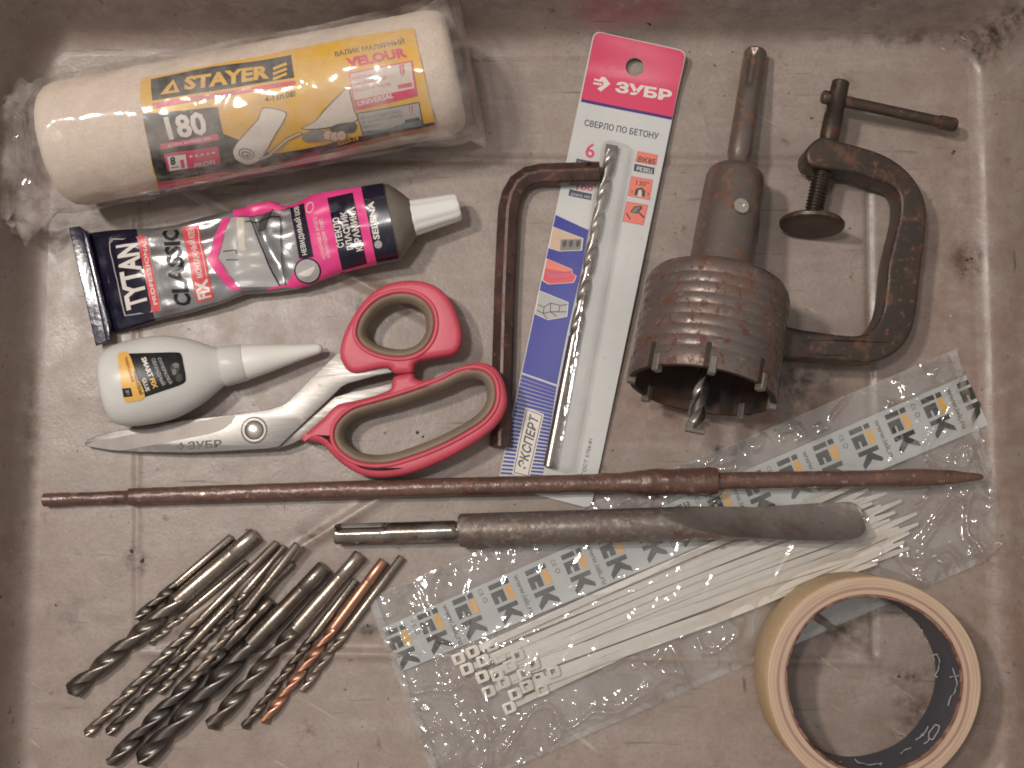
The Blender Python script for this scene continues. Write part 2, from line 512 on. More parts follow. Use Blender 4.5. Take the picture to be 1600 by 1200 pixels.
# loose crumbs and paint flakes lying on the tray
V = []; F = []; FM = []
CR = [mat('pale_flake', srgb(214, 206, 196), 0.5), mat('dark_crumb', srgb(84, 66, 56), 0.8)]
def crumb(px, py, r, mi, h=0.4):
    c = W(px, py, 0); b0 = len(V); n = 6
    for k in range(n):
        t = 2 * pi * k / n + random.random(); rr = .7 * r * random.uniform(.4, 1.3)
        V.append((c.x + rr * cos(t), c.y + rr * sin(t) * .8, FLOOR + 0.0002))
    V.append((c.x, c.y, FLOOR + r * h + 0.0003))
    for k in range(n): F.append((b0 + k, b0 + (k + 1) % n, b0 + n)); FM.append(mi)
for a in ((112, 112, .0016, 0), (119, 112, .0014, 0), (1486, 494, .0011, 0), (54, 722, .0009, 0), (76, 650, .0008, 0), (1530, 152, .0012, 0), (1518, 88, .0008, 0), (1520, 108, .0008, 0),
          (1511, 406, .0016, 1), (1518, 404, .0014, 1), (1508, 420, .0011, 1), (1505, 428, .0009, 1), (1520, 84, .0019, 1), (1526, 88, .0015, 1), (653, 676, .0016, 1), (661, 682, .0012, 1),
          (1405, 1057, .0014, 1), (1428, 1058, .0012, 1), (575, 978, .0016, 1), (205, 862, .0018, 1), (222, 876, .0018, 1), (1117, 102, .0012, 1), (1121, 703, .0013, 1)):
    crumb(*a)
for k in range(90):
    crumb(random.uniform(70, 1540), random.uniform(70, 1190), random.uniform(.0002, .0005), random.choice((0, 1, 1, 1)))
o = mesh('debris', V, F, CR, None, FM, smooth_=False)
o['kind'] = 'stuff'; o['label'] = 'tiny paint flakes and dark crumbs scattered over the tray'; o['category'] = 'debris'

# ================================================================== paint roller cover in its wrapper
rollA = W(86, 229, 0.031); rollB = W(714, 113, 0.031)
rollA.z = 0.0305; rollB.z = 0.0340
RA, RS, RU = frame(rollA, rollB); RL = (rollB - rollA).length; RR = 0.0292
roller = thing('paint_roller_cover', 'fluffy white paint roller cover in clear wrapper with yellow and black label', 'paint roller', (rollA.x, rollA.y, 0))
FLEECE = mat('white_fleece', srgb(230, 208, 188), 0.9, layers=[(60, .4, .7, srgb(216, 197, 180), .9, 0), (900, .5, .7, srgb(236, 222, 208), .9, 0)], bump=[(2200, .6, .0009, 3), (90, .22, .003, 3)])
CORE = mat('roller_core', srgb(196, 140, 90), 0.6)
WRAP = film('roller_wrapper_film', 0.18, (0.86, 0.75, 0.68), 0.10, bump=[(55, .30, .004, 1)], boost=1.35)
def fuzz(t, ph, r): return r + 0.0004 * nz(t * 400, ph * 14) if r > .02 else r
pr = [(0, .0165), (0.0, .0215), (.001, .0255), (.004, .0280), (.009, RR)] + [(lerp(.012, RL - .012, k / 40), RR) for k in range(41)] + [(RL - .009, RR), (RL - .004, .0280), (RL - .001, .0255), (RL, .0215), (RL, .0165)]
V, F = lathe(rollA, rollB, pr, 64, fuzz, cap=False); mesh('sleeve', V, F, FLEECE, roller)
V, F = lathe(rollA, rollB, [(.002, .0165), (.004, .015), (RL - .004, .015), (RL - .002, .0165)], 32, cap=False); mesh('sleeve_core', V, F, CORE, roller)

def roll_uv(px, py, R=RR + 0.0009):
    d = ray(px, py).normalized(); o_ = CAM - rollA
    dp = d - RA * d.dot(RA); op = o_ - RA * o_.dot(RA)
    a = dp.dot(dp); b = dp.dot(op); c = op.dot(op) - R * R; D = max(0.0, b * b - a * c)
    t = (-b - sqrt(D)) / a
    p = o_ + d * t
    ph = atan2(p.dot(RS), p.dot(RU))
    return p.dot(RA), ph * RR
def roll_warp(s, ph): return 0.0006 * nz(s * 60, ph * 3, 5)
def roll_surf(s, v, off):
    ph = v / RR
    r = RR + 0.0008 + off + roll_warp(s, ph)
    return rollA + RA * s + RU * (r * cos(ph)) + RS * (r * sin(ph))
P = Print(roll_uv, roll_surf, (0.005, 0.0018), 8e-5)
I = INK
c2 = crop(380, 0, 3.4275); c5 = crop(220, 60, 5.0)
def T2(p): return [c2(*q) for q in p]
def T5(p): return [c5(*q) for q in p]
P.poly([(220, 122), (276, 112), (340, 100), (400, 88), (470, 74), (555, 57), (646, 43), (657, 92), (668, 140), (680, 192), (680, 201), (590, 222), (497, 243), (380, 268), (310, 284), (246, 297), (234, 235), (222, 178)], I['yellow'], 0)
P.poly([(235, 123), (330, 105), (400, 95), (455, 86), (460, 121), (350, 139), (238, 157)], I['black'])
P.poly([(250, 148), (271, 124), (281, 144)], I['yellow']); P.poly([(263, 142), (271, 131), (273, 141)], I['black'])
P.text('STAYER', (288, 140), (421, 121), (286, 121), I['yellow'], 0.045, 0.14)
for k in range(3): P.poly([(426, 105 + 8.5 * k), (447, 97 + 8 * k), (449, 101 + 8 * k), (427, 109.5 + 8.5 * k)], I['yellow'])
P.poly([(238, 162), (350, 144), (461, 126), (461.5, 132), (350, 150), (240, 169)], I['pink'])
P.text('4-13л.08!', (414, 160), (462, 150), (413, 151), I['dgrey'], 0.02)
P.poly([(223, 178), (280, 173), (340, 167), (349, 209), (372, 218), (400, 236), (432, 240), (470, 233), (560, 214), (678, 190), (680, 195), (560, 222), (470, 246), (364, 267), (246, 284), (234, 235)], I['black'])
P.poly([(246, 285), (310, 277), (364, 268), (366, 272), (310, 284), (248, 297)], I['pink'])
P.poly([(364, 268), (470, 247), (560, 223), (680, 196), (680, 201), (590, 222), (497, 243), (380, 268), (366, 272)], I['brown'])
P.text('180', (264, 217), (326, 207), (255, 183), I['white'], 0.035)
P.poly([(250, 225), (341, 209), (342, 218), (251, 234)], I['pink']); P.text('ДЛИНА ВАЛИКА, ММ', (262, 230), (330, 217), (261, 226), I['white'], 0.02)
P.poly([(257, 241), (339, 228), (341, 230), (345, 254), (343, 256), (264, 268), (262, 266), (256, 243)], I['pink'])
P.poly([(261, 245), (290, 241), (293, 263), (266, 267)], I['white']); P.text('8', (267, 258), (275, 256), (265, 246), I['black'], 0.04)
P.poly([(281, 250), (287, 249), (289, 262), (284, 263)], I['pink']); P.line([(267, 262), (280, 260)], 1.2, I['dgrey'])
P.text('★★★★★', (295, 247), (338, 240), (294, 242), I['white'])
P.line([(300, 252), (343, 245), (344, 254), (302, 262)], 0.8, I['rose'], True); P.text('PROFI', (304, 261), (336, 255), (303, 254), I['pale'], 0.02)
P.text('МАТЕРИАЛ', (275, 278), (336, 267), (274, 275), I['grey'], 0.02); P.text('VELOUR', (288, 284), (330, 277), (288, 281), I['pale'], 0.02)
# the drawing of a roller
P.poly(catmull(T5([(720, 900), (720, 860), (760, 800), (850, 700), (920, 620), (960, 540), (1130, 570), (1120, 640), (1060, 740), (990, 860), (930, 950), (840, 985), (750, 950)]), 4), I['dgrey'])
P.poly(catmull(T5([(726, 900), (726, 862), (764, 805), (854, 705), (925, 625), (963, 547), (1124, 575), (1114, 640), (1054, 738), (984, 858), (925, 945), (840, 979), (754, 945)]), 4), I['white'])
P.disc(c5(825, 895), 13, 8.5, I['dgrey'], .3); P.disc(c5(826, 896), 11.5, 7, I['pale'], .3); P.disc(c5(824, 897), 8, 4.8, I['dgrey'], .3); P.disc(c5(828, 898), 6, 3.2, I['pale'], .3); P.disc(c5(832, 902), 2.6, 1.6, I['dgrey'], .3)
for w_, m_ in ((4.0, 'dgrey'), (2.6, 'pale')): P.line(T5([(930, 935), (1000, 910), (1060, 850), (1150, 780), (1250, 735)]), w_, I[m_])
P.poly(catmull(T2([(310, 690), (380, 650), (440, 580), (500, 520), (562, 465), (575, 500), (600, 600), (618, 640), (560, 668), (480, 682), (390, 694)]), 3), I['dgrey'])
P.poly(catmull(T2([(316, 688), (382, 653), (444, 584), (504, 524), (558, 473), (570, 502), (594, 600), (611, 638), (558, 662), (478, 676), (390, 688)]), 3), I['pale'])
P.poly(catmull(T2([(300, 690), (320, 712), (380, 690), (435, 700), (440, 738), (380, 748), (320, 748), (315, 720)]), 3), I['grey'])
P.poly(catmull(T2([(470, 680), (520, 660), (595, 655), (606, 685), (590, 708), (530, 715), (470, 720)]), 3), I['dgrey'])
for q in ((455, 715), (490, 722), (525, 716)): P.disc(c2(*q), 8, 7.5, I['dgrey']); P.disc(c2(*q), 7.2, 6.8, I['skin'])
P.poly(T2([(440, 768), (630, 725), (635, 745), (440, 792)]), I['black']); P.text('0250-18', c2(508, 772), c2(618, 745), c2(505, 752), I['yellow'], 0.02)
P.text('ВАЛИК МАЛЯРНЫЙ', c2(494, 304), c2(866, 234), c2(488, 278), I['dgrey'], 0.012)
P.text('VELOUR', c2(562, 362), c2(880, 300), c2(547, 314), I['crimson'], 0.05)
P.poly(T2([(565, 390), (905, 325), (935, 512), (602, 590)]), I['pink']); P.poly(T2([(573, 396), (899, 333), (917, 472), (596, 536)]), I['pale'])
for k, t in enumerate(('МАСЛЯНЫЕ', 'ЭМАЛЕВЫЕ И ДР.', 'КРАСКИ И ЭМАЛИ')):
    P.text(t, c2(585 + 5 * k, 430 + 32 * k), c2((712, 775, 790)[k], 404 + (0, -4, 10)[k] + 22 * k), c2(582 + 5 * k, 414 + 32 * k), I['rose'], 0.01)
P.text('UNIVERSAL', c2(616, 568), c2(806, 520), c2(612, 542), I['white'], 0.03)
P.poly(T2([(836, 350), (862, 345), (866, 385), (854, 412), (840, 392)]), I['rose']); P.line(T2([(848, 350), (853, 408)]), 1.2, I['pale']); P.poly(T2([(828, 455), (902, 440), (906, 462), (830, 476)]), I['rose'])
P.poly(T2([(607, 605), (943, 545), (965, 672), (640, 730)]), I['dgrey']); P.poly(T2([(613, 610), (939, 551), (958, 668), (645, 722)]), I['lgrey'])
P.poly(T2([(638, 700), (770, 690), (870, 652), (955, 640), (960, 668), (645, 724)]), I['teal']); P.poly(T2([(865, 640), (942, 624), (946, 640), (868, 656)]), I['dgrey'])
for k, t in enumerate(('ВОДНО-ДИСПЕРС.', 'И АКРИЛОВЫЕ', 'КРАСКИ')):
    P.text(t, c2(630 + 5 * k, 640 + 24 * k), c2((858, 850, 742)[k], 598 + (0, 24, 70)[k]), c2(628 + 5 * k, 626 + 24 * k), I['grey'])
P.poly(T2([(885, 566), (905, 562), (910, 598), (902, 612), (890, 600)]), I['rose']); P.line(T2([(895, 566), (900, 606)]), 1.0, I['pale'])
lab = P.build('label', roller)
# wrapper: snug over the sleeve, gathered flat at the left, folded over at the right
def wrap_ring(s, cx, cz, a, b, rag, n=72):
    ring = []
    for k in range(n):
        ph = 2 * pi * k / n
        w = nz(s * 55, cos(ph) * 2.2, sin(ph) * 2.2 + 9); w2 = abs(nz(s * 90 + 4, cos(ph) * 4.5, sin(ph) * 4.5))
        e = 1 + rag * (0.5 * w + 0.6 * w2)
        ring.append(rollA + RA * s + RU * (cz + b * cos(ph) * e) + RS * (cx + a * sin(ph) * e))
    return ring
rings = []
R0 = RR + 0.0026
for s, cx, cz, a, b, rag in ((-.037, .004, -.011, .017, .0030, 1.6), (-.030, .002, -.010, .024, .0040, 1.4), (-.024, .001, -.009, .028, .0055, 1.2), (-.018, .001, -.007, .029, .0075, 1.0), (-.012, 0, -.005, .030, .013, .6), (-.007, 0, -.003, .030, .019, .35),
                          (-.003, 0, -.001, .0300, .0255, .15), (.001, 0, 0, R0, R0 - .001, .06)):
    rings.append(wrap_ring(s, cx, cz, a, b, rag))
for k in range(60):
    s = lerp(.004, RL - .004, k / 59); ring = []
    for q in range(72):
        ph = 2 * pi * q / 72; ph2 = ph if ph < pi else ph - 2 * pi
        cr = abs(nz(s * 48 + ph * 1.2, ph2 * 2.6, 2)); cr2 = abs(nz(s * 120, ph2 * 5 + s * 30, 7))
        r = RR + 0.0024 + roll_warp(s, ph2) + 0.0040 * max(0, .18 - cr) + 0.0014 * max(0, .14 - cr2) + 0.003 * smooth(RL - .03, RL, s) * abs(sin(ph))
        ring.append(rollA + RA * s + RU * (max(r * cos(ph), -.0298)) + RS * (r * sin(ph)))
    rings.append(ring)
for s, cx, cz, a, b, rag in ((RL, .0, 0, .0335, .0300, .10), (RL + .003, 0, 0, .0350, .0270, .16), (RL + .006, 0.000, -.002, .0350, .0180, .25), (RL + .0075, -.001, -.003, .0330, .008, .5), (RL + .007, -.001, -.003, .028, .003, .6)):
    rings.append(wrap_ring(s, cx, cz, a, b, rag))
V, F = loft(rings, cap=False)
V = [Vector((v.x, v.y, max(v.z, 0.0004))) for v in V]
mesh('wrapper', V, F, WRAP, roller, sharp=None)
# loose corner of the wrapper standing off the far end
c_ = [W(640, 22, .040), W(668, 8, .046), W(688, -6, .045), W(702, 12, .040), W(712, 40, .036), W(690, 50, .044), W(655, 40, .052)]
ctr = sum(c_, Vector()) / 7; V = list(c_) + [ctr + Vector((0, 0, .004))] ; F = [(i, (i + 1) % 7, 7) for i in range(7)]
mesh('wrapper_flap', V, F, WRAP, roller, sharp=None)

# ================================================================== tube of glue
t3 = crop(90, 280, 4.286); t4 = crop(400, 270, 4.286)
top_e = [t3(*p) for p in ((160, 345), (200, 358), (350, 345), (530, 335), (650, 330), (800, 308), (1000, 252), (1170, 215), (1350, 165), (1450, 160))] + [t4(*p) for p in ((110, 197), (190, 225), (260, 212), (390, 147), (500, 130), (700, 100), (852, 78))]
bot_e = [t3(*p) for p in ((330, 1075), (375, 1032), (650, 952), (900, 892), (1100, 832), (1250, 772))] + [t4(*p) for p in ((140, 800), (280, 778), (420, 722), (580, 662), (800, 610), (960, 580))]
tubeA = W(148, 445, 0.004); tubeB = W(t4(905, 330)[0], t4(905, 330)[1], 0.0145)
tA = Vector((tubeA.x, tubeA.y, 0)); tB = Vector((tubeB.x, tubeB.y, 0)); TL = (tB - tA).length; TA = (tB - tA).normalized(); TS = Vector((TA.y, -TA.x, 0))   # TS points to the lower edge
def tub_tab(edge):
    r = []
    for p in edge:
        zz = 0.004
        for _ in range(3):
            w = W(p[0], p[1], zz) - tA; s = w.dot(TA); zz = tube_b(s)
        r.append((s, w.dot(TS)))
    return sorted(r)
def tube_b(s): return sinterp([(-.01, .0012), (0, .0014), (.012, .0042), (.035, .0072), (.06, .0085), (.078, .0080), (.095, .0112), (.112, .0138), (.13, .0150)], s * 0.1235 / TL * 1.0)
TT, TBt = tub_tab(top_e), tub_tab(bot_e)
def tube_cs(s):
    lo, hi = interp(TT, s), interp(TBt, s)
    return (lo + hi) / 2, (hi - lo) / 2
def tube_dent(s, q):
    d = -0.0022 * abs(nz(s * 42 + 3, q * 1.7, 1)) + 0.0016 * nz(s * 75, q * 3, 4)
    d -= 0.0026 * math.exp(-((s - .072) / .006) ** 2) * (0.4 + .6 * sin(q * 2 + 1)) + .0018 * math.exp(-((s - .088 - q * .006) / .003) ** 2)
    return d * smooth(0, .01, s) * (1 - smooth(TL - .016, TL - .004, s))
def tube_pt(s, ph, off=0.0):
    c, a = tube_cs(s); b = tube_b(s); e = 0.78
    ph = (ph + pi) % (2 * pi) - pi
    sp, cp = sin(ph), cos(ph)
    z = b + (b + off) * math.copysign(abs(cp) ** e, cp) + (tube_dent(s, ph) * max(0, cp))
    q = tA + TA * s + TS * (c + (a + off) * sp); q.z = max(z, 0.0003)
    return q
def tube_uv(px, py):
    z = 0.014
    for _ in range(5):
        w = W(px, py, z) - tA; s = w.dot(TA); c, a = tube_cs(s)
        ph = asin(max(-1, min(1, (w.dot(TS) - c) / a))); z = tube_pt(s, ph).z
    return s, ph * .02
tube = thing('glue_tube', 'crumpled silver, pink and navy tube of adhesive with white ribbed cap', 'glue tube', (tA.x, tA.y, 0))
SILVER = mat('silver_foil', srgb(178, 176, 176), 0.27, 0.7, layers=[(40, .4, .7, srgb(150, 148, 148), .32, .8), (300, .6, .8, srgb(190, 188, 186), .3, .8)], bump=[(110, .35, .0012, 3)])
NAVYM = mat('navy_foil', srgb(26, 20, 42), 0.2, 0.0, layers=[(70, .45, .7, srgb(40, 32, 58), .28, 0)], bump=[(120, .4, .0012, 3)], coat=0.6)
GREYP = mat('grey_shoulder', srgb(132, 122, 112), 0.34, .3, layers=[(60, .4, .7, srgb(112, 102, 92), .4, .3)])
WCAP = mat('white_cap_plastic', srgb(232, 228, 222), 0.38, sss=0)
st = [k / 150 * TL for k in range(151)]
V, F = loft([[tube_pt(s, 2 * pi * k / 96) for k in range(96)] for s in st]); mesh('tube_body', V, F, SILVER, tube, sharp=60)
# crimped tail
cl = [t3(*p) for p in ((85, 330), (155, 318), (205, 362), (235, 480), (300, 760), (352, 960), (362, 1082), (262, 1116))]
pts = [(W(*p, .004).x, W(*p, .004).y) for p in cl]
V, F = plate([pts], .0012, .0005); V = [Vector((v.x, v.y, v.z + .0048 + .0012 * nz(v.x * 90, v.y * 60))) for v in V]; mesh('crimp', V, F, NAVYM, tube)
fold = [t3(*p) for p in ((150, 322), (205, 362), (235, 480), (300, 760), (352, 960), (362, 1080), (325, 1090), (262, 800), (200, 520), (165, 380))]
pts = [(W(*p, .007).x, W(*p, .007).y) for p in fold]
V, F = plate([pts], .0011, .0009); V = [Vector((v.x, v.y, v.z + .0068 + .001 * nz(v.x * 120, v.y * 90))) for v in V]; mesh('crimp_fold', V, F, NAVYM, tube)
# shoulder, neck and cap
c_end, a_end = tube_cs(TL)
ec = tA + TA * TL + TS * c_end; ec.z = tube_b(TL)
rings = []
for (dx, a, b) in ((-.001, a_end * .985, .0147), (.002, a_end * .97, .0145), (.006, a_end * .78, .0125), (.0105, a_end * .50, .0090), (.0125, .0062, .0062), (.018, .0060, .0060)):
    rings.append([ec + TA * dx + TS * (a * sin(2 * pi * k / 40)) + Vector((0, 0, b * cos(2 * pi * k / 40))) for k in range(40)])
V, F = loft(rings); mesh('shoulder', V, F, GREYP, tube)
capA = W(*t4(1022, 308), ec.z); capB = W(*t4(1362, 226), ec.z - .001)
L = (capB - capA).length
def flute(t, ph, r): return r * (1 - 0.055 * (0.5 + 0.5 * cos(ph * 10)) ** 2) if .002 < t < L - .001 else r
pr = [(0, .003), (0, .0086), (.0006, .0090), (.003, .0089)] + [(lerp(.0035, L - .0012, k / 10), lerp(.0088, .0068, k / 10)) for k in range(11)] + [(L - .0004, .0064), (L, .0055), (L, .002)]
V, F = lathe(capA, capB, pr, 60, flute); mesh('cap', V, F, WCAP, tube, sharp=50)
P = Print(tube_uv, lambda s, v, off: tube_pt(s, v / .02, off), (0.0012, 0.0012), 1.0e-4, t3)
t43 = lambda p: ((400 - 90 + p[0] / 4.286) * 4.286, (270 - 280 + p[1] / 4.286) * 4.286)
def T4(ps): return [t43(p) for p in ps]
P.poly([(205, 368), (350, 346), (528, 336), (592, 640), (655, 950), (500, 1000), (378, 1028), (345, 960), (290, 720), (240, 500)], I['navy'], 0)
P.poly(catmull([(345, 428), (440, 402), (530, 390), (585, 388), (608, 412), (650, 630), (692, 850), (672, 878), (560, 898), (470, 910), (442, 892), (395, 670)], 3), I['lgrey'])
P.poly(catmull([(353, 434), (440, 410), (532, 397), (582, 640), (628, 874), (550, 890), (473, 902), (450, 886), (402, 670)], 3), I['navy'])
P.poly(catmull([(538, 398), (585, 394), (602, 415), (643, 630), (686, 848), (668, 872), (634, 877), (588, 640)], 3), I['red'])
P.text('TYTAN', (602, 838), (534, 432), (462, 878), I['white'], 0.035)
P.text('PROFESSIONAL', (672, 832), (592, 408), (645, 838), I['white'], 0.02)
P.text('®', (376, 428), (372, 398), (350, 432), I['lgrey'])
P.text('CLASSIC', (898, 838), (806, 340), (788, 850), I['black'], 0.04)
P.poly([(832, 325), (945, 308), (1000, 560), (1050, 795), (935, 828), (882, 560)], I['red'])
P.text('FIX', (1026, 786), (996, 662), (944, 808), I['white'], 0.045)
P.text('МОНТАЖНЫЙ КЛЕЙ', (974, 655), (912, 330), (936, 662), I['white'], 0.02)
P.line([(940, 330), (1000, 650)], 4, I['white'])
P.poly([(1165, 262), (1190, 256), (1300, 262), (1490, 700), (1470, 715), (1232, 722), (1080, 525)], I['lgrey'])
P.poly([(1110, 268), (1165, 260), (1074, 525), (1232, 733), (1170, 744), (1005, 545)], I['magenta'])
P.poly([(1200, 260), (1250, 262), (1262, 480), (1215, 480)], I['pale']); P.line([(1110, 485), (1195, 475), (1200, 500)], 7, I['dgrey']); P.line([(1130, 540), (1212, 540)], 6, I['dgrey'])
P.poly([(1175, 215), (1350, 168), (1480, 162), (1500, 190), (1500, 215), (1380, 240), (1180, 258)], I['magenta'])
P.poly(T4([(-60, 232), (0, 215), (110, 197), (190, 232), (260, 216), (390, 150), (500, 132), (706, 102), (758, 350), (812, 608), (580, 660), (420, 720), (340, 745), (200, 757), (80, 777), (85, 760), (200, 742), (290, 565), (265, 400), (232, 236), (110, 250), (0, 292), (-60, 300)]), I['magenta'])
P.poly(T4([(20, 392), (20, 345), (70, 275), (110, 262), (60, 380)]), I['dgrey'])
P.line([(1290, 268), (1480, 690)], 6, I['black']); P.line(T4([(-70, 335), (-50, 330), (0, 342), (40, 330), (165, 305), (170, 400), (175, 590), (195, 740)]), 6, I['black']); P.line(T4([(0, 405), (80, 600), (158, 745)]), 7, I['black'])
P.poly(T4([(228, 242), (322, 210), (355, 385), (386, 560), (290, 572), (262, 410)]), I['navy']); P.text('НЕВИДИМЫЙ ШОВ', *T4([(343, 545), (287, 232), (312, 552)]), I['white'], 0.02)
q = t43((345, 650)); P.disc(q, 90, 84, I['black']); P.disc(q, 80, 75, I['lgrey']); P.poly(catmull([(q[0] - 62, q[1] + 22), (q[0] - 10, q[1] - 6), (q[0] + 48, q[1] - 28), (q[0] + 26, q[1] + 20), (q[0] - 8, q[1] + 36)], 4), I['white'])
P.disc(t43((362, 240)), 26, 38, I['pale'], .3); P.disc(t43((362, 240)), 19, 30, I['magenta'], .3)
for k, (a, b_) in enumerate((((470, 570), (405, 300)), ((500, 560), (445, 310)))): P.text(('УСТОЙЧИВ К ВЛАГЕ', 'И ПЕРЕПАДАМ ТЕМП.')[k], *T4([a, b_, (a[0] - 22, a[1] + 5)]), I['pale'], 0.01)
P.poly(T4([(480, 176), (650, 140), (698, 370), (746, 605), (580, 650), (528, 410)]), I['navy'])
P.text('СТЕКЛО', *T4([(590, 492), (556, 300), (548, 502)]), I['white'], 0.03); P.text('ПЛАСТИК', *T4([(652, 505), (606, 262), (612, 515)]), I['white'], 0.03); P.text('КЕРАМИКА', *T4([(716, 512), (660, 232), (674, 522)]), I['white'], 0.03)
P.poly(T4([(708, 102), (850, 80), (905, 330), (958, 580), (812, 608), (760, 350)]), I['navy'])
P.text('SELENA', *T4([(828, 440), (788, 196), (788, 446)]), I['white'], 0.035); P.disc(t43((818, 475)), 26, 26, I['lgrey'])
P.build('print', tube, 2.6e-4)

# ================================================================== small bottle of glue
b5 = crop(120, 500, 4.0)
botA = W(*b5(168, 430), .017); botB = W(*b5(1525, 172), .013)
botA.z, botB.z = 0.0165, 0.0105
BL = (botB - botA).length; BAx, BSx, BUx = frame(botA, botB)
bottle = thing('glue_bottle', 'small translucent white glue bottle with black and orange label and cone nozzle', 'glue bottle', (botA.x, botA.y, 0))
MILKY = mat('milky_plastic', srgb(218, 214, 208), 0.30, layers=[(30, .4, .7, srgb(208, 204, 197), .34, 0)], bump=[(200, .08, .0008, 2)], sss=0.3, spec=.4)
NOZ = mat('white_nozzle_plastic', srgb(230, 224, 216), 0.42)
kk = BL / 0.1065
BP = [(0, .004), (0, .0125), (.0006, .0150), (.002, .0168), (.005, .0186), (.010, .0200), (.018, .0207), (.028, .0205), (.036, .0190), (.044, .0162), (.050, .0132), (.0545, .0105), (.057, .0092), (.0585, .0088)]
BP = [(a * kk, r) for a, r in BP]
def bot_prof(s): return sinterp(BP[2:], s) if s > BP[2][0] else interp(BP[1:], s)
BPf = BP[:2] + [(lerp(BP[1][0], BP[-1][0], k / 50), bot_prof(lerp(BP[1][0], BP[-1][0], k / 50))) for k in range(1, 51)]
V, F = lathe(botA, botB, BPf, 80, sq=0.80); mesh('bottle_body', V, F, MILKY, bottle, sharp=50)
V, F = lathe(botA, botB, [(.0575 * kk, .0050), (.0575 * kk, .0094), (.0582 * kk, .0098), (.068 * kk, .0090), (.0687 * kk, .0086), (.0687 * kk, .0050)], 40); mesh('collar', V, F, MILKY, bottle, sharp=50)
V, F = lathe(botA, botB, [(.0683 * kk, .004), (.0683 * kk, .0084), (.069 * kk, .0086), (.080 * kk, .0068), (.095 * kk, .0040), (.1045 * kk, .0026), (.1062 * kk, .0020), (.1068 * kk, .0008)], 40); mesh('nozzle', V, F, NOZ, bottle, sharp=50)
def bot_pt(s, q, off=0.0):
    r = bot_prof(s) + off; ph = q
    return botA + BAx * s + BUx * (r * cos(ph) * .80 + off) + BSx * (r * sin(ph))
def bot_uv(px, py):
    z = .031
    for _ in range(5):
        w = W(px, py, z) - botA; s = w.dot(BAx); r = bot_prof(s); ph = asin(max(-.99, min(.99, w.dot(BSx) / r))); z = bot_pt(s, ph).z
    return s, ph * .02
P = Print(bot_uv, lambda s, v, off: bot_pt(s, v / .02, off), (.002, .0014), 8e-5, b5)
P.poly(catmull([(257, 228), (272, 208), (330, 210), (480, 206), (625, 203), (655, 220), (668, 280), (681, 352), (668, 396), (560, 436), (425, 481), (318, 512), (296, 492), (274, 360)], 3), I['black'], 0)
P.poly(catmull([(257, 228), (272, 208), (325, 211), (375, 345), (427, 481), (318, 512), (296, 492), (274, 360)], 3), I['orange'])
P.text('SMART', (404, 240), (454, 362), (432, 230), I['white'], 0.04); P.text('FIX', (457, 370), (482, 432), (484, 360), I['orange'], 0.04); P.text('GLUE', (408, 368), (436, 448), (432, 358), I['white'], 0.03)
P.text('СЕКУНДНЫЙ', (468, 246), (536, 412), (488, 238), I['lgrey'], 0.02); P.text('СУПЕРКЛЕЙ', (508, 242), (580, 402), (526, 236), I['lgrey'], 0.02)
P.text('УНИВЕРСАЛЬНЫЙ', (352, 318), (396, 470), (372, 310), I['dgrey'], 0.02); P.text('УНИВЕРСАЛЬНЫЙ', (300, 236), (345, 390), (316, 230), I['brown'], 0.01)
P.poly([(284, 428), (338, 424), (350, 476), (294, 482)], I['black']); P.text('20 г', (306, 440), (318, 470), (326, 436), I['lgrey'], 0.02)
P.disc((615, 300), 30, 34, I['dgrey']); P.disc((622, 285), 20, 16, I['grey']); P.disc((610, 325), 14, 20, I['grey']); P.disc((640, 360), 22, 28, I['dgrey'])
P.build('label', bottle, 1.3e-4)

# ================================================================== scissors
s5 = crop(120, 500, 4.0); s6 = crop(430, 420, 3.53)
def zmid(x):      # the scissors lean: tip on the tray, lower handle on the hex key
    return lerp(0.0018, 0.0170, (x - W(133, 688, .002).x) / (W(790, 620, .016).x - W(133, 688, .002).x))
def SW(p, dz=0.0):
    z = 0.008
    for _ in range(4):
        w = W(p[0], p[1], z); z = zmid(w.x) + dz
    return (w.x, w.y)
def lean(V, dz): return [Vector((v.x, v.y, v.z + zmid(v.x) + dz)) for v in V]
sc0 = W(397, 672, 0.006)
scissors = thing('scissors', 'bent tailor scissors with red and taupe loop handles and steel blades', 'scissors', (sc0.x, sc0.y, 0))
STEEL = mat('brushed_steel', srgb(146, 141, 137), 0.40, 0.7, layers=[(30, .4, .7, srgb(132, 126, 121), .46, .7), (260, .52, .7, srgb(160, 154, 149), .36, .7, (.15, 2.5, 1)), (420, .62, .72, srgb(150, 136, 124), .5, .5), (90, .60, .72, srgb(176, 160, 146), .45, .6)], bump=[(500, .08, .0003, 2)])
STEEL2 = mat('ground_steel', srgb(140, 132, 126), 0.46, 0.5, layers=[(40, .4, .7, srgb(128, 120, 114), .5, .5)], bump=[(700, .08, .0003, 2)])
RIVET = mat('bright_rivet', srgb(226, 214, 200), 0.26, 1.0)
REDP = mat('red_handle_plastic', srgb(206, 80, 97), 0.46, layers=[(35, .4, .7, srgb(192, 70, 87), .48, 0), (500, .6, .75, srgb(176, 60, 70), .55, 0)], bump=[(900, .10, .0003, 2)])
TAUPE = mat('taupe_grip', srgb(142, 122, 104), 0.62, layers=[(80, .4, .7, srgb(128, 108, 92), .66, 0)], bump=[(900, .2, .0003, 2)])
up_edge = [s5(*p) for p in ((50, 770), (75, 748), (130, 725), (250, 692), (500, 652), (750, 617), (985, 590), (1120, 570), (1210, 557), (1262, 540))] + [s6(*p) for p in ((60, 742), (130, 675), (200, 602), (280, 528), (357, 455), (440, 470), (470, 540), (560, 545), (622, 546), (652, 572), (560, 590), (400, 635), (365, 655), (330, 690), (180, 832), (22, 982))]
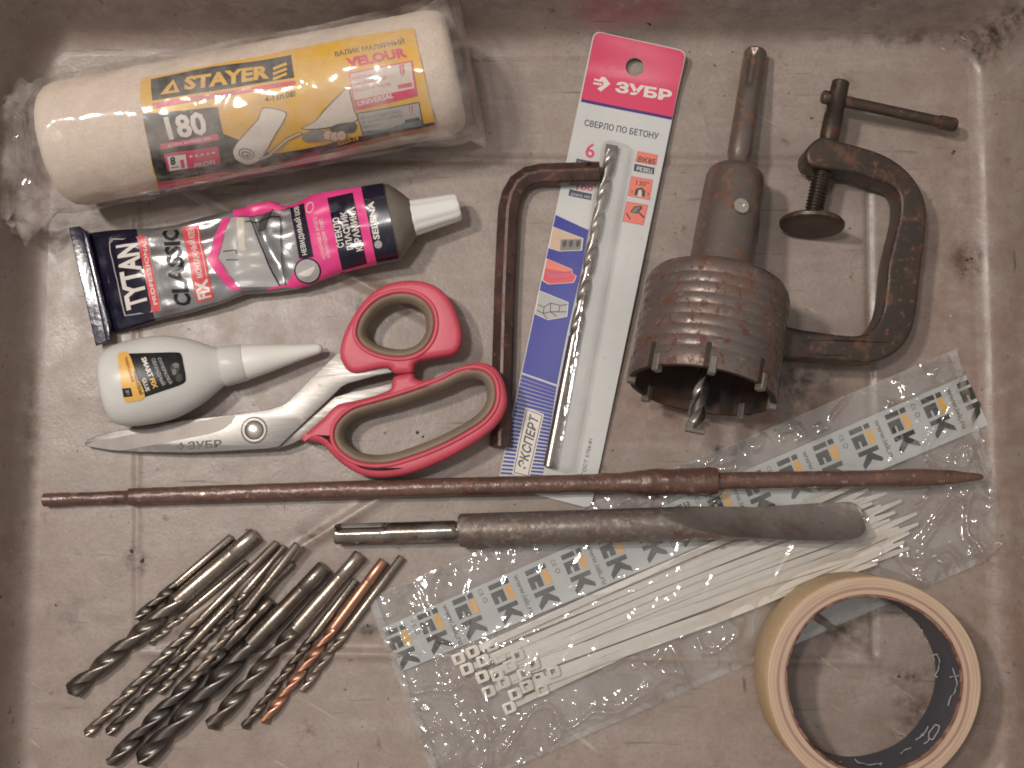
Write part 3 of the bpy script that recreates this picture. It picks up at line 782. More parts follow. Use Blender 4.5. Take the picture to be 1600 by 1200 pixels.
lo_edge = [s5(*p) for p in ((1245, 797), (1180, 806), (900, 822), (700, 830), (400, 826), (200, 815), (62, 790))]
outl = [SW(p, .001) for p in up_edge + lo_edge]
V, F = plate([outl], .0010, .0004, 1); mesh('blade', lean(V, .0012), F, STEEL, scissors, sharp=25)['label'] = 'upper steel blade with engraved mark'
lowb = [s5(*p) for p in ((60, 780), (300, 722), (700, 662), (1000, 622), (1200, 640))] + [s6(*p) for p in ((60, 880), (180, 790), (330, 708), (420, 680), (560, 652), (652, 628), (660, 680), (560, 730), (340, 790), (136, 944), (100, 964), (22, 992))] + [s5(*p) for p in ((1150, 806), (800, 824), (400, 820), (150, 805))]
V, F = plate([[SW(p, -.001) for p in lowb]], .0009, .0003, 1); mesh('blade', lean(V, -.0011), F, STEEL, scissors, sharp=25)['label'] = 'lower steel blade'
hol = [s5(*p) for p in ((66, 776), (160, 752), (400, 704), (700, 645), (930, 602), (988, 598), (968, 634), (935, 668), (885, 694), (780, 722), (600, 756), (420, 792), (288, 816), (180, 806), (70, 788))]
V, F = plate([catmull([SW(p, .002) for p in hol], 3)], .00015); mesh('hollow_grind', lean(V, .0022), F, STEEL2, scissors, sharp=25)
pv = SW((397, 672), .003); pc = Vector((pv[0], pv[1], zmid(pv[0]) + .0020))
V, F = lathe(pc, pc + Vector((0, 0, 1)), [(0, .0064), (.0006, .0064), (.0009, .0060), (.0009, .0052)], 36); mesh('washer', V, F, STEEL, scissors)
V, F = lathe(pc, pc + Vector((0, 0, 1)), [(.0005, .0047), (.0012, .0046), (.0020, .0038), (.0025, .0022), (.0027, .0006)], 36); mesh('rivet', V, F, RIVET, scissors)
upo = [(357, 470), (365, 410), (385, 350), (430, 260), (480, 190), (540, 130), (620, 85), (720, 65), (820, 72), (900, 105), (960, 165), (1000, 240), (1025, 320), (1030, 390), (1015, 440), (985, 468), (930, 482), (850, 495), (795, 508), (768, 530), (757, 572), (700, 580), (655, 575), (628, 548), (560, 553), (480, 572), (430, 574), (395, 555), (370, 515)]
upi = [(465, 350), (480, 290), (520, 230), (580, 180), (660, 152), (740, 152), (800, 176), (845, 220), (865, 280), (860, 350), (830, 410), (780, 452), (710, 473), (640, 471), (570, 455), (510, 425), (477, 390)]
loo = [(137, 942), (200, 882), (270, 820), (340, 752), (450, 726), (560, 696), (633, 664), (645, 625), (662, 592), (755, 577), (772, 602), (812, 617), (870, 605), (950, 580), (1020, 545), (1090, 520), (1150, 519), (1210, 545), (1250, 595), (1272, 660), (1280, 730), (1265, 790), (1230, 850), (1170, 910), (1090, 965), (1000, 1020), (900, 1070), (800, 1110), (700, 1138), (600, 1150), (500, 1143), (420, 1110), (350, 1060), (300, 1010), (260, 968), (210, 952)]
loi = [(340, 920), (350, 870), (390, 820), (450, 782), (560, 750), (680, 715), (800, 675), (920, 630), (1010, 587), (1090, 569), (1150, 581), (1190, 620), (1205, 690), (1190, 760), (1140, 825), (1060, 880), (960, 935), (850, 985), (740, 1025), (640, 1054), (540, 1061), (450, 1044), (380, 1000), (350, 960)]
def offs(pts, d):
    """closed outline moved to its inside by d"""
    n = len(pts); ar = sum(pts[i][0] * pts[(i + 1) % n][1] - pts[(i + 1) % n][0] * pts[i][1] for i in range(n)); sg = 1 if ar > 0 else -1
    out = []
    for i in range(n):
        tx = pts[(i + 2) % n][0] - pts[i - 2][0]; ty = pts[(i + 2) % n][1] - pts[i - 2][1]; L_ = max(1e-9, sqrt(tx * tx + ty * ty))
        out.append((pts[i][0] - ty / L_ * d * sg, pts[i][1] + tx / L_ * d * sg))
    return out
for O_, I_, lb in ((upo, upi, 'round upper thumb loop'), (loo, loi, 'long lower finger loop')):
    oc = [SW(p, .003) for p in catmull([s6(*q) for q in O_], 5)]; ic = [SW(p, .004) for p in catmull([s6(*q) for q in I_], 6)]
    V, F = plate([oc, ic], .0056, .0030, 4); h = mesh('handle', lean(V, 0), F, REDP, scissors, sharp=60); h['label'] = lb
    rings = [[(x, y, z) for x, y in offs(ic, d)] for d, z in ((-.0034, .0040), (-.0032, .0060), (-.0024, .0066), (-.0014, .0062), (-.0010, .0040))]
    V, F = loft([[Vector(p) for p in r] for r in rings], cap=False); mesh('ridge', lean(V, 0), F, REDP, h, sharp=None)
    rings = [[(x, y, z) for x, y in offs(ic, d)] for d, z in ((-.0012, .0045), (-.0006, .0060), (.0002, .0061), (.0014, .0044), (.0026, .0022), (.0032, -.0008), (.0024, -.0035), (.0006, -.0056), (-.0008, -.0058))]
    V, F = loft([[Vector(p) for p in r] for r in rings], cap=False); mesh('grip_lining', lean(V, 0), F, TAUPE, h, sharp=None)
P = Print(lambda px, py: SW((px, py), .0024), lambda x, y, off: Vector((x, y, zmid(x) + .00222 + off)), (0, 0), 4e-5, s5)
P.text('ЗУБР', (692, 808), (905, 795), (692, 762), I['engraved'], 0.03)
P.poly([(650, 762), (674, 790), (648, 816), (640, 808), (656, 790), (640, 774)], I['engraved']); P.line([(616, 786), (645, 786)], 6, I['engraved']); P.line([(622, 800), (645, 800)], 5, I['engraved'])
P.build('engraving', scissors, 1e-5)

# ================================================================== hex key
BLACKOX = mat('rusty_black_steel', srgb(76, 60, 55), 0.34, 0.45, layers=[(70, .42, .62, srgb(92, 62, 54), .45, .2), (260, .58, .70, srgb(116, 78, 64), .6, .1), (150, .62, .72, srgb(40, 32, 30), .35, .7)], bump=[(500, .25, .0004, 4)])
BLACK2 = BLACKOX
hp = [(782, 697, .0042), (786, 560, .0042), (789, 450, .0042), (793, 360, .0043), (795, 328, .0044), (800, 306, .0045), (810, 288, .0047), (826, 277, .0050), (846, 273, .0054), (880, 272, .0062), (936, 270, .0074)]
hp = [W(x, y, z) for x, y, z in hp]
def resample(path, step):
    out = [path[0]]
    for a, b in zip(path, path[1:]):
        n = max(1, int((b - a).length / step)); out += [a.lerp(b, (k + 1) / n) for k in range(n)]
    return out
hp = resample([Vector(p) for p in hp], .004)
key = thing('hex_key', 'rusty black L shaped hex key lying under the scissors handle', 'hex key', (hp[0].x, hp[0].y, 0))
def hexring(p, t, r, rot=0.0, n=6):
    s = t.cross(Vector((0, 0, 1))).normalized(); u = s.cross(t); ring = []
    for k in range(n):
        for d in (-.12, .12):
            ph = 2 * pi * (k + d) / n + rot; ring.append(p + s * (r * .985 * cos(ph)) + u * (r * .985 * sin(ph)))
    return ring
rings = []
for i, p in enumerate(hp):
    t = (hp[min(i + 1, len(hp) - 1)] - hp[max(i - 1, 0)]).normalized()
    r = .0056
    if i == 0: rings.append(hexring(p - t * .0004, t, .0048, radians(95)))
    rings.append(hexring(p, t, r, radians(95)))
    if i == len(hp) - 1: rings.append(hexring(p + t * .0004, t, .0049, radians(95)))
V, F = loft(rings); mesh('key_rod', V, F, BLACKOX, key, sharp=28)

# ================================================================== carded masonry bit
cTL, cTR, cBR, cBL = [W(*p, .002) for p in ((928, 48), (1073, 80), (923, 795), (777, 757))]
card0 = (cTL + cTR + cBR + cBL) / 4
cX = ((cTR - cTL) + (cBR - cBL)); cX.z = 0; cWd = cX.length / 2; cX.normalize(); cY = Vector((-cX.y, cX.x, 0))
cHt = ((cTL - cBL).length + (cTR - cBR).length) / 2
def card_z(x, y):
    w = Vector((x - card0.x, y - card0.y, 0)); u = w.dot(cX) / cWd + .5; v = w.dot(cY) / cHt + .5
    return 0.0004 + 0.0040 * smooth(-.1, 1.1, u) * lerp(.30, 1.0, smooth(0, .6, v)) + .0006 * sin(v * 5) + .0062 * smooth(.90, 1.0, v) * (1 - .4 * u)
def CW(px, py):
    z = .002
    for _ in range(4):
        w = W(px, py, z); z = card_z(w.x, w.y)
    return (w.x, w.y)
card = thing('drill_bit_card', 'red, white and blue hang card with clear blister around a masonry bit', 'packaging', (card0.x, card0.y, 0))
CARDW = mat('card_white', srgb(206, 204, 200), 0.42, layers=[(25, .4, .7, srgb(198, 196, 192), .5, 0), (300, .6, .75, srgb(190, 186, 182), .5, 0)], bump=[(60, .12, .002, 2)])
BLIST = film('blister_plastic', 0.10, (0.80, 0.76, 0.73), 0.06, bump=[(70, .2, .002, 2)], boost=1.6)
def rquad(a, b, c, d, r=10, n=5):
    """rounded quadrilateral in photograph points"""
    q = [Vector(p) for p in (a, b, c, d)]; out = []
    for i in range(4):
        p, e, f = q[i], (q[i - 1] - q[i]).normalized(), (q[(i + 1) % 4] - q[i]).normalized()
        for k in range(n + 1):
            t = k / n; A_ = p + e * r; B_ = p + f * r
            out.append(tuple(A_.lerp(p, t).lerp(p.lerp(B_, t), t)))
    return out
co = [CW(*p) for p in rquad((928, 48), (1073, 80), (923, 795), (777, 757), 13)]
hh = [CW(992 + 14.5 * cos(t), 105 + 14.5 * sin(t)) for t in [2 * pi * k / 24 for k in range(24)]]
V, F = plate([co, hh], .00035)
bm = bmesh.new(); vs = [bm.verts.new(v) for v in V]
for f in F: bm.faces.new([vs[i] for i in f])
for d_, ax in ((cX, cWd), (cY, cHt)):
    n_ = int(ax / .003)
    for k in range(1, n_): bmesh.ops.bisect_plane(bm, geom=list(bm.verts) + list(bm.edges) + list(bm.faces), plane_co=card0 + d_ * (ax * (k / n_ - .5)), plane_no=d_, dist=1e-7)
bm.verts.index_update(); V = [v.co.copy() for v in bm.verts]; F = [tuple(v.index for v in f.verts) for f in bm.faces]; bm.free()
mesh('card', [Vector((v.x, v.y, v.z + card_z(v.x, v.y))) for v in V], F, CARDW, card, sharp=30)
kA = crop(860, 30, 4.615); kB = crop(750, 230, 4.0); kC = crop(750, 500, 4.0)
P = Print(CW, lambda x, y, off: Vector((x, y, card_z(x, y) + .00036 + off)), (.003, .003), 3e-5)
def TA_(ps): return [kA(*p) for p in ps]
def TB_(ps): return [kB(*p) for p in ps]
def TC_(ps): return [kC(*p) for p in ps]
topred = rquad((929.5, 49.5), (1071.5, 81.5), (1050, 183.5), (907.5, 155), 12)
topred = topred[:12] + [(1050.5, 183.5), (1015, 176.5), (1000, 160), (995, 119)] + [(992 + 14.5 * cos(t), 105 + 14.5 * sin(t)) for t in [radians(80 - 15 * k) for k in range(0, 25)]] + [(989, 119), (985, 160), (970, 168), (907.5, 154.5)]
# the red head is printed in two halves around the punched hole
hole_t = lambda a0, a1, n=14: [(992 + 14.6 * cos(radians(lerp(a0, a1, k / n))), 105 + 14.6 * sin(radians(lerp(a0, a1, k / n)))) for k in range(n + 1)]
rq = rquad((929.5, 49.5), (1071.5, 81.5), (1050, 183.5), (907.5, 155), 12)
P.poly(rq[:6] + [(995.5, 64.4)] + hole_t(-78, -258) + [(978, 169.2), (907.8, 154.8)], I['crimson'], 0)
P.poly([(995.5, 64.4)] + rq[6:12] + [(1050.3, 183.8), (978, 169.2)] + hole_t(102, -78), I['crimson'], 0)
P.poly(TA_([(224, 576), (878, 708), (873, 728), (219, 597)]), I['purple'])
P.text('ЗУБР', kA(464, 522), kA(868, 592), kA(476, 452), I['white'], 0.045)
P.poly(TA_([(382, 405), (432, 470), (362, 524), (338, 502), (352, 492), (378, 480), (384, 462), (366, 446), (352, 436)]), I['white'])
P.line(TA_([(315, 436), (368, 450)]), 3, I['white']); P.line(TA_([(308, 464), (372, 474)]), 3, I['white'])
P.text('СВЕРЛО ПО БЕТОНУ', kA(242, 768), kA(774, 868), kA(250, 724), I['slate'], 0.01)
P.text('6', kA(247, 994), kA(314, 1004), kA(262, 886), I['crimson'], 0.01)
P.poly(TA_([(188, 1006), (346, 1036), (336, 1095), (180, 1065)]), I['slate']); P.text('диам, мм', kA(196, 1042), kA(330, 1068), kA(200, 1018), I['lgrey'], 0.01)
P.text('100', kB(600, 266), kB(704, 276), kB(606, 236), I['crimson'], 0.02); P.poly(TB_([(560, 264), (700, 294), (692, 332), (552, 304)]), I['slate']); P.text('длина, мм', kB(566, 300), kB(686, 322), kB(570, 280), I['lgrey'], 0.02)
def boxed(ps, m, edge='rose'):
    P.poly(TB_(ps), I[edge]); c = Vector((sum(p[0] for p in ps) / len(ps), sum(p[1] for p in ps) / len(ps))); P.poly(TB_([tuple(c + (Vector(p) - c) * .94) for p in ps]), I[m])
boxed([(985, 25), (1112, 50), (1100, 116), (968, 92)], 'salmon'); P.text('ВК85', kB(984, 92), kB(1092, 110), kB(992, 58), I['dgrey'], 0.02)
P.poly(TB_([(965, 105), (1090, 131), (1085, 172), (960, 150)]), I['slate']); P.text('РЕЗЕЦ', kB(978, 146), kB(1074, 164), kB(982, 122), I['white'], 0.02)
boxed([(945, 182), (1080, 205), (1060, 332), (922, 305)], 'salmon'); P.text('130°', kB(974, 236), kB(1052, 250), kB(978, 206), I['dgrey'], 0.01)
P.poly(TB_([(962, 300), (972, 262), (1010, 252), (1034, 276), (1028, 312)]), I['dgrey']); P.poly(TB_([(982, 308), (990, 270), (1010, 268), (1010, 312)]), I['pale'])
P.line(TB_([(946, 268), (952, 280), (946, 288)]), 1.2, I['dgrey']); P.line(TB_([(1048, 284), (1054, 296), (1046, 302)]), 1.2, I['dgrey'])
boxed([(915, 340), (1050, 362), (1022, 490), (890, 465)], 'salmon'); P.poly(TB_([(936, 408), (962, 372), (1010, 366), (1014, 384), (978, 418)]), I['dgrey']); P.poly(TB_([(944, 408), (966, 378), (1004, 372), (974, 412)]), I['grey']); P.line(TB_([(985, 402), (1024, 442)]), 2.6, I['dgrey']); P.line(TB_([(914, 412), (938, 452)]), 2, I['dgrey'])
bl = lambda y: 0
LE = lambda y: 928 + (777 - 928) * (y - 48) / (757 - 48) + 1.5          # card's left edge
RE = lambda y: interp([(336, 926), (360, 920), (420, 909), (520, 886), (600, 870), (745, 848)], y)
P.poly([(LE(336), 336), (920, 360), (909, 420), (886, 520), (870, 601), (LE(582), 582), (LE(500), 500), (LE(420), 420)], I['blue'])
k = 0; y = 585.0
while y < 742:
    h_ = lerp(5.2, 2.8, (y - 585) / 157); yr = y + lerp(19, 4, (y - 585) / 157)
    P.poly([(LE(y), y), (RE(yr), yr), (RE(yr + h_), yr + h_), (LE(y + h_), y + h_)], I['blue'], 0); y += 6.1
def pic(ps, m):
    q = TB_(ps); c = Vector((sum(p[0] for p in q) / len(q), sum(p[1] for p in q) / len(q))); P.poly([tuple(c + (Vector(p) - c) * 1.05) for p in q], I['white']); P.poly(q, I[m])
pic([(458, 502), (640, 572), (632, 645), (500, 650), (432, 630)], 'skin'); P.poly(TB_([(505, 578), (636, 576), (628, 642), (500, 648)]), I['grey'])
for x_ in (528, 568, 612): P.disc(kB(x_, 604), 3.4, 5.6, I['dgrey'], .2)
pic([(418, 700), (572, 765), (575, 790), (600, 805), (582, 846), (432, 856), (392, 832)], 'red'); P.poly(TB_([(400, 770), (560, 790), (575, 805), (430, 822)]), I['rose']); P.poly(TB_([(418, 704), (566, 766), (560, 784), (410, 760)]), I['salmon'])
for q in ([(398, 806), (440, 826), (590, 815)], [(408, 762), (450, 790), (570, 780)]): P.line(TB_(q), 1.6, I['pink'])
pic([(372, 900), (548, 972), (540, 1058), (425, 1078), (348, 1042)], 'lgrey')
for q in ([(362, 985), (400, 1000), (440, 975), (500, 990), (545, 985)], [(400, 1000), (395, 1040), (420, 1075)], [(440, 975), (440, 1030), (480, 1060)], [(500, 990), (490, 1030), (540, 1030)], [(395, 1040), (440, 1030), (490, 1030)], [(355, 1020), (395, 1040)]): P.line(TB_(q), 1.3, I['dgrey'])
P.poly(TC_([(285, 545), (400, 590), (308, 990), (200, 962)]), I['white']); P.line(TC_([(292, 560), (388, 598), (300, 975), (212, 952)]), 1.2, I['dgrey'], True)
P.text('ЭКСПЕРТ', kC(288, 938), kC(366, 612), kC(234, 918), I['dgrey'], 0.025, 0.1)
P.text('ГОСТ 5756-81', kC(656, 972), kC(702, 746), kC(634, 966), I['dgrey'], 0.005)
P.build('print', card, 1.2e-4)
# blister channel over the bit
blA = W(962, 224, .006); blB = W(874, 738, .004)
pa = [(963, 226, .0), (880, 738, .0)]
n_ = 60; rings = []
for i in range(n_ + 1):
    t = i / n_; px, py = lerp(964, 874.5, t), lerp(222, 738, t)
    e = min(1, min(t, 1 - t) / .022); e = sqrt(max(0, 1 - (1 - e) ** 2))
    hw = lerp(23, 19, t) * (0.55 + .45 * e); ring = []
    x, y = CW(px, py); z0 = card_z(x, y) + .0004; wid = hw / 3.22 * MM
    for k in range(15):
        a = pi * k / 14; cx_ = -cos(a); sq_ = math.copysign(abs(cx_) ** .55, cx_); hz = (sin(a) ** .5) * .0072 * e
        p = Vector((x, y, z0)) + cX * (sq_ * wid); p.z = z0 + .0002 + hz + card_z(p.x, p.y) - card_z(x, y)
        ring.append(p)
    rings.append(ring)
V, F = loft(rings, cap=False, closed=False); mesh('blister', V, F, BLIST, card, sharp=None)

# ================================================================== drill bits
def twist(A, B, R, mat_, parent, name='flutes', turns_len=11.0, tip=True, seg=28, phase=0.0, web=.50):
    """two helical flutes from A to the cutting tip at B"""
    a, s, u = frame(A, B); Lf = (B - A).length; pitch = turns_len * R; n = max(8, int(Lf / pitch * 22)); rings = []
    tipL = R * 0.62 if tip else 0
    def ring(t, tw, sc, depth=1.0):
        r_ = []
        for k in range(seg):
            ph = 2 * pi * k / seg; c_ = cos(2 * ph)
            g = smooth(-.15, .75, c_) * depth
            rr = R * sc * (1 - (1 - web) * g)
            if -.15 > c_ > -.55: rr *= .965 if sin(2 * ph) > 0 else 1.0
            an = ph + tw; r_.append(A + a * t + s * (rr * cos(an)) + u * (rr * sin(an)))
        return r_
    for i in range(n + 1):
        t = (Lf - tipL) * i / n; rings.append(ring(t, phase - 2 * pi * t / pitch, 1.0, smooth(-.2 * pitch, .30 * pitch, t)))
    if tip:
        for q in (.5, .95): rings.append(ring(Lf - tipL + tipL * q, phase - 2 * pi * (Lf - tipL) / pitch, 1 - q, 1.0))
    V, F = loft(rings); return mesh(name, V, F, mat_, parent, sharp=45)

HSS = mat('oiled_tool_steel', srgb(124, 115, 107), 0.27, 0.9, layers=[(90, .42, .66, srgb(98, 86, 78), .36, .85), (420, .58, .72, srgb(70, 50, 40), .55, .4)], bump=[(700, .12, .0003, 3)])
SHK = mat('worn_shank_steel', srgb(164, 152, 140), 0.26, 0.9, layers=[(70, .42, .68, srgb(128, 114, 102), .36, .8), (600, .55, .7, srgb(88, 66, 52), .55, .4)], bump=[(600, .15, .0003, 3)])
DARKS = mat('blackened_tool_steel', srgb(112, 106, 102), 0.28, 0.9, layers=[(90, .42, .66, srgb(88, 80, 76), .36, .85), (420, .60, .72, srgb(70, 48, 38), .55, .4)], bump=[(700, .12, .0003, 3)])
COPPER = mat('coppery_coating', srgb(192, 142, 118), 0.30, 0.85, layers=[(80, .42, .66, srgb(164, 116, 94), .38, .8), (500, .6, .74, srgb(122, 86, 70), .5, .5)], bump=[(700, .12, .0003, 3)])
SHINY = mat('plated_bit_steel', srgb(170, 160, 150), 0.26, 0.95, layers=[(80, .45, .7, srgb(132, 122, 112), .34, .9)])
#        shank end      flutes begin   tip            shank d, flute d (px)  heights at shank end and tip (mm; None = on the tray)
BITS = [
    ((362, 839), (277, 915), (211, 968), 13, 15, None, None, HSS, 'short slim twist drill lying highest at the left edge of the drill pile'),
    ((400, 834), (287, 938), (106, 1084), 25, 27, None, None, HSS, 'thick dull twist drill whose blunt tip reaches farthest left'),
    ((386, 878), (291, 957), (233, 1007), 10, 12, None, None, SHK, 'thin twist drill half hidden beside the thick leftmost drill, its tip mid pile'),
    ((433, 848), (315, 966), (132, 1150), 13, 15, None, None, SHK, 'long slim twist drill ending in a small rounded tip at lower left'),
    ((445, 853), (387, 926), (247, 1085), 10, 13, None, None, SHK, 'thin twist drill with its shank wedged between two taller bright shanks'),
    ((465, 850), (395, 941), (297, 1065), 13, 14, 8.6, 8.0, SHK, 'slim bright shanked twist drill lying on top of the pile over a brown shank'),
    ((367, 935), (292, 1012), (166, 1148), 13, 15, 6.0, None, HSS, 'slim twist drill with a bright shank starting halfway down the left of the pile'),
    ((424, 938), (357, 1006), (168, 1196), 17, 23, None, None, DARKS, 'dark twist drill with a short shank, tip cut off by the bottom edge at left'),
    ((508, 885), (401, 1003), (215, 1194), 26, 29, None, None, DARKS, 'thickest dark twist drill, its grey shank rising from the middle of the pile'),
    ((563, 866), (465, 978), (325, 1139), 21, 24, None, None, HSS, 'stout twist drill with a scuffed shank standing left of the thin plain shank'),
    ((556, 906), (490, 993), (379, 1139), 11, 14, None, None, HSS, 'thin twist drill with a plain shank tucked between the stout drill and copper one'),
    ((600, 876), (522, 978), (409, 1131), 17, 17, None, None, COPPER, 'copper coloured twist drill near the right side of the pile'),
    ((628, 870), (547, 981), (469, 1082), 13, 14, None, None, SHK, 'slim bright twist drill at the far right of the pile beside the copper one'),
    ((457, 879), (405, 932), (352, 984), 14, 15, None, None, HSS, 'brown stained drill shank peeping out from under the bright drills'),
]
for k, (pa, pf, pb, ds, df, za, zb, mt, lb) in enumerate(BITS):
    rs, rf_ = ds / 2 / 3.22 * MM, df / 2 / 3.22 * MM
    za_ = FLOOR + max(rs, rf_) + .0003 if za is None else za * MM; zb_ = FLOOR + rf_ + .0003 if zb is None else zb * MM
    if k == 13: zb_ = za_
    A_ = W(*pa, za_); B_ = W(*pb, zb_); ax = (B_ - A_).normalized(); Lt = (B_ - A_).length
    fs = (W(*pf, .004) - A_).dot(ax); Fp = A_ + ax * fs
    d = thing('twist_drill', lb, 'drill bit', (A_.x, A_.y, 0), 'loose twist drills in a pile')
    sm = COPPER if mt is COPPER else SHK
    if mt is DARKS: sm = HSS
    seg = 28
    pr = [(0, rs * .3), (0, rs * .86), (rs * .22, rs)]
    if ds > 15: pr += [(fs * .30, rs), (fs * .30 + .0003, rs * .97), (fs * .34, rs * .97), (fs * .34 + .0003, rs)]
    if abs(rs - rf_) > .0004: pr += [(fs * .55, rs), (fs * .62, rf_ * .99)]; re_ = rf_ * .99
    else: re_ = rs
    pr += [(fs + rf_ * .5, re_), (fs + rf_ * .5 + .0002, re_ * .4)]
    V, F = lathe(A_, B_, pr, seg); mesh('shank', V, F, sm, d, sharp=35)
    twist(Fp, B_, rf_, mt, d, phase=k * 1.3)
# the carded bit lies along the left side of its blister
zc = .0004
bA = W(956, 232, .0095); bB = W(857, 730, .0048)
bA.z = card_z(bA.x, bA.y) + .0036; bB.z = card_z(bB.x, bB.y) + .0036
mb = thing('masonry_drill_bit', 'new shiny masonry bit sealed under the clear blister of the hang card', 'drill bit', (bA.x, bA.y, 0))
mid = bA.lerp(bB, .60)
twist(mid, bA, .0028, SHINY, mb, tip=False, turns_len=12)
V, F = lathe(bB, bA, [(0, .0012), (0, .0023), (.0004, .0028), ((bB - mid).length + .0012, .0028), ((bB - mid).length + .0014, .0012)], 28); mesh('shank', V, F, SHINY, mb)
tp, sd_, up_ = frame(mid, bA)
V, F = box(bA + tp * .0008, tp * .0022, sd_ * .0030, up_ * .0007); V, F = bevel_mesh(V, F, .0003, 1); mesh('carbide_tip', V, F, DARKS, mb)

# ================================================================== hole saw
SAW = mat('rusty_saw_steel', srgb(128, 117, 110), 0.34, 0.6, layers=[(28, .40, .66, srgb(112, 98, 91), .42, .5), (50, .50, .70, srgb(114, 84, 72), .6, .2), (170, .55, .63, srgb(102, 64, 53), .7, .1), (400, .58, .67, srgb(94, 56, 46), .75, .05), (240, .62, .72, srgb(176, 164, 154), .26, .85)], bump=[(420, .25, .0005, 4)])
SAWIN = mat('dark_saw_inside', srgb(60, 52, 48), 0.6, 0.4, layers=[(60, .4, .66, srgb(84, 54, 42), .7, .1)])
SHANKM = mat('brown_shank_steel', srgb(124, 112, 104), 0.32, 0.6, layers=[(60, .42, .66, srgb(104, 82, 72), .45, .35), (170, .57, .66, srgb(122, 82, 64), .7, .05), (60, .62, .74, srgb(104, 70, 56), .6, .1)], bump=[(420, .2, .0004, 4)])
CARB = mat('carbide_tooth', srgb(150, 142, 134), 0.34, 0.7, layers=[(300, .5, .7, srgb(84, 68, 58), .6, .2)])
hs_ang, hs_R, hs_r, hs_Ls, hs_Lc = radians(-11.6), .0335, .0057, .125, .055
hs_e = math.atan((hs_R - hs_r) / hs_Ls)
hT = W(1181, 80, hs_r); hD = Vector((sin(hs_ang) * cos(hs_e), -cos(hs_ang) * cos(hs_e), sin(hs_e)))
hA, hS, hU = frame(hT, hT + hD)
saw = thing('hole_saw', 'rusty ribbed hole saw with round shank and pilot bit in its cup', 'hole saw', (hT.x, hT.y, 0))
c0 = hs_Ls
def saw_r(t, ph, r):
    return r + .00025 * nz(t * 160, cos(ph) * 4, sin(ph) * 4)
pr = [(c0 - .003, .0132), (c0 - .0015, .0205), (c0 + .0005, .0275), (c0 + .0025, .0312), (c0 + .005, .0328)]
nr = 8
for k in range(nr):
    b0 = c0 + .006 + k * .0050
    pr += [(b0, .0332), (b0 + .0012, .03345), (b0 + .0034, .0335), (b0 + .0042, .0332), (b0 + .0046, .0331)]
pr += [(c0 + .0465, .0335), (c0 + hs_Lc - .0005, .0335), (c0 + hs_Lc, .0331)]
V, F = lathe(hT, hT + hD, pr, 72, saw_r, cap=False); cup = mesh('cup', V, F, SAW, saw, sharp=50)
V, F = lathe(hT, hT + hD, [(c0 + hs_Lc, .0331), (c0 + hs_Lc, .0309), (c0 + hs_Lc - .001, .0306), (c0 + .008, .0306), (c0 + .005, .027), (c0 + .005, .001)], 72, cap=False); mesh('cup_lining', V, F, SAWIN, saw, sharp=50)
def collar_r(t, ph, r): return r + .0002 * nz(t * 120, cos(ph) * 3, sin(ph) * 3)
pr = [(.065, .0055), (.0665, .0080), (.068, .0118), (.0695, .0132), (.0720, .0140), (.080, .0144), (.095, .0147), (.112, .0149), (c0 - .004, .0150), (c0 - .002, .0150), (c0 + .001, .014)]
V, F = lathe(hT, hT + hD, pr, 48, collar_r); mesh('collar', V, F, SHANKM, saw, sharp=45)
def slot_r(t, ph, r):
    p2 = min(abs(ph + .3), abs(ph + .3 - 2 * pi)); inside = smooth(.002, .004, t) * (1 - smooth(.021, .0235, t))
    return r - .0017 * inside * (1 - smooth(.24, .36, p2))
pr = [(0, .001), (0, .0040), (.0006, .0052), (.0016, .0057)] + [(.0016 + .0014 * k, .0057 if k < 17 else .00575) for k in range(1, 30)] + [(.0585, .0058), (.060, .0051), (.0645, .0051), (.066, .0055)]
V, F = lathe(hT, hT + hD, pr, 64, slot_r); mesh('shank', V, F, SHANKM, saw, sharp=40)
sn = (hU * .97 - hS * .0 + Vector((.16, 0, 0))).normalized(); sp_ = hT + hD * .0935 + sn * .0138
V, F = lathe(sp_, sp_ + sn, [(0, .0040), (.0016, .0040), (.0022, .0036), (.0022, .0016), (.0013, .0014), (.0013, .0004)], 24); mesh('set_screw', V, F, RIVET, saw, sharp=35)
tooth_dat = None
for k in range(8):
    ph = 2 * pi * (k + .06) / 8; rad = hU * cos(ph) + hS * sin(ph); tan = hA.cross(rad)
    c_ = hT + hD * (c0 + hs_Lc - .0015) + rad * .0320
    V, F = box(c_, hD * .0040, rad * .0021, tan * .0017); V, F = bevel_mesh(V, F, .0005, 1); mesh('tooth', V, F, CARB, saw, sharp=30)
    c_ = hT + hD * (c0 + hs_Lc - .0055) + rad * .03255 + tan * .0030
    V, F = box(c_, hD * .0056, rad * .0011, tan * .0011); mesh('gullet', V, F, SAWIN, saw)
pA = hT + hD * (c0 + .004); pB = hT + hD * (c0 + hs_Lc + .0225)
pm = thing
V, F = lathe(pA, pB, [(0, .004), (.022, .004), (.023, .0036)], 28); pil = mesh('pilot_bit', V, F, SHANKM, saw)
twist(pA + hD * .022, pB - hD * .004, .0037, SHINY, pil, 'flutes', tip=False, turns_len=8, phase=1.1)
V, F = box(pB - hD * .0035, hD * .0036, hS * .0044, hU * .0013)
V = [v - (hD * .0026 if (v - pB).dot(hD) > -.001 and abs((v - pB).dot(hS)) > .003 else Vector()) for v in V]
V, F = bevel_mesh(V, F, .0004, 1); mesh('carbide_tip', V, F, CARB, pil, sharp=30)

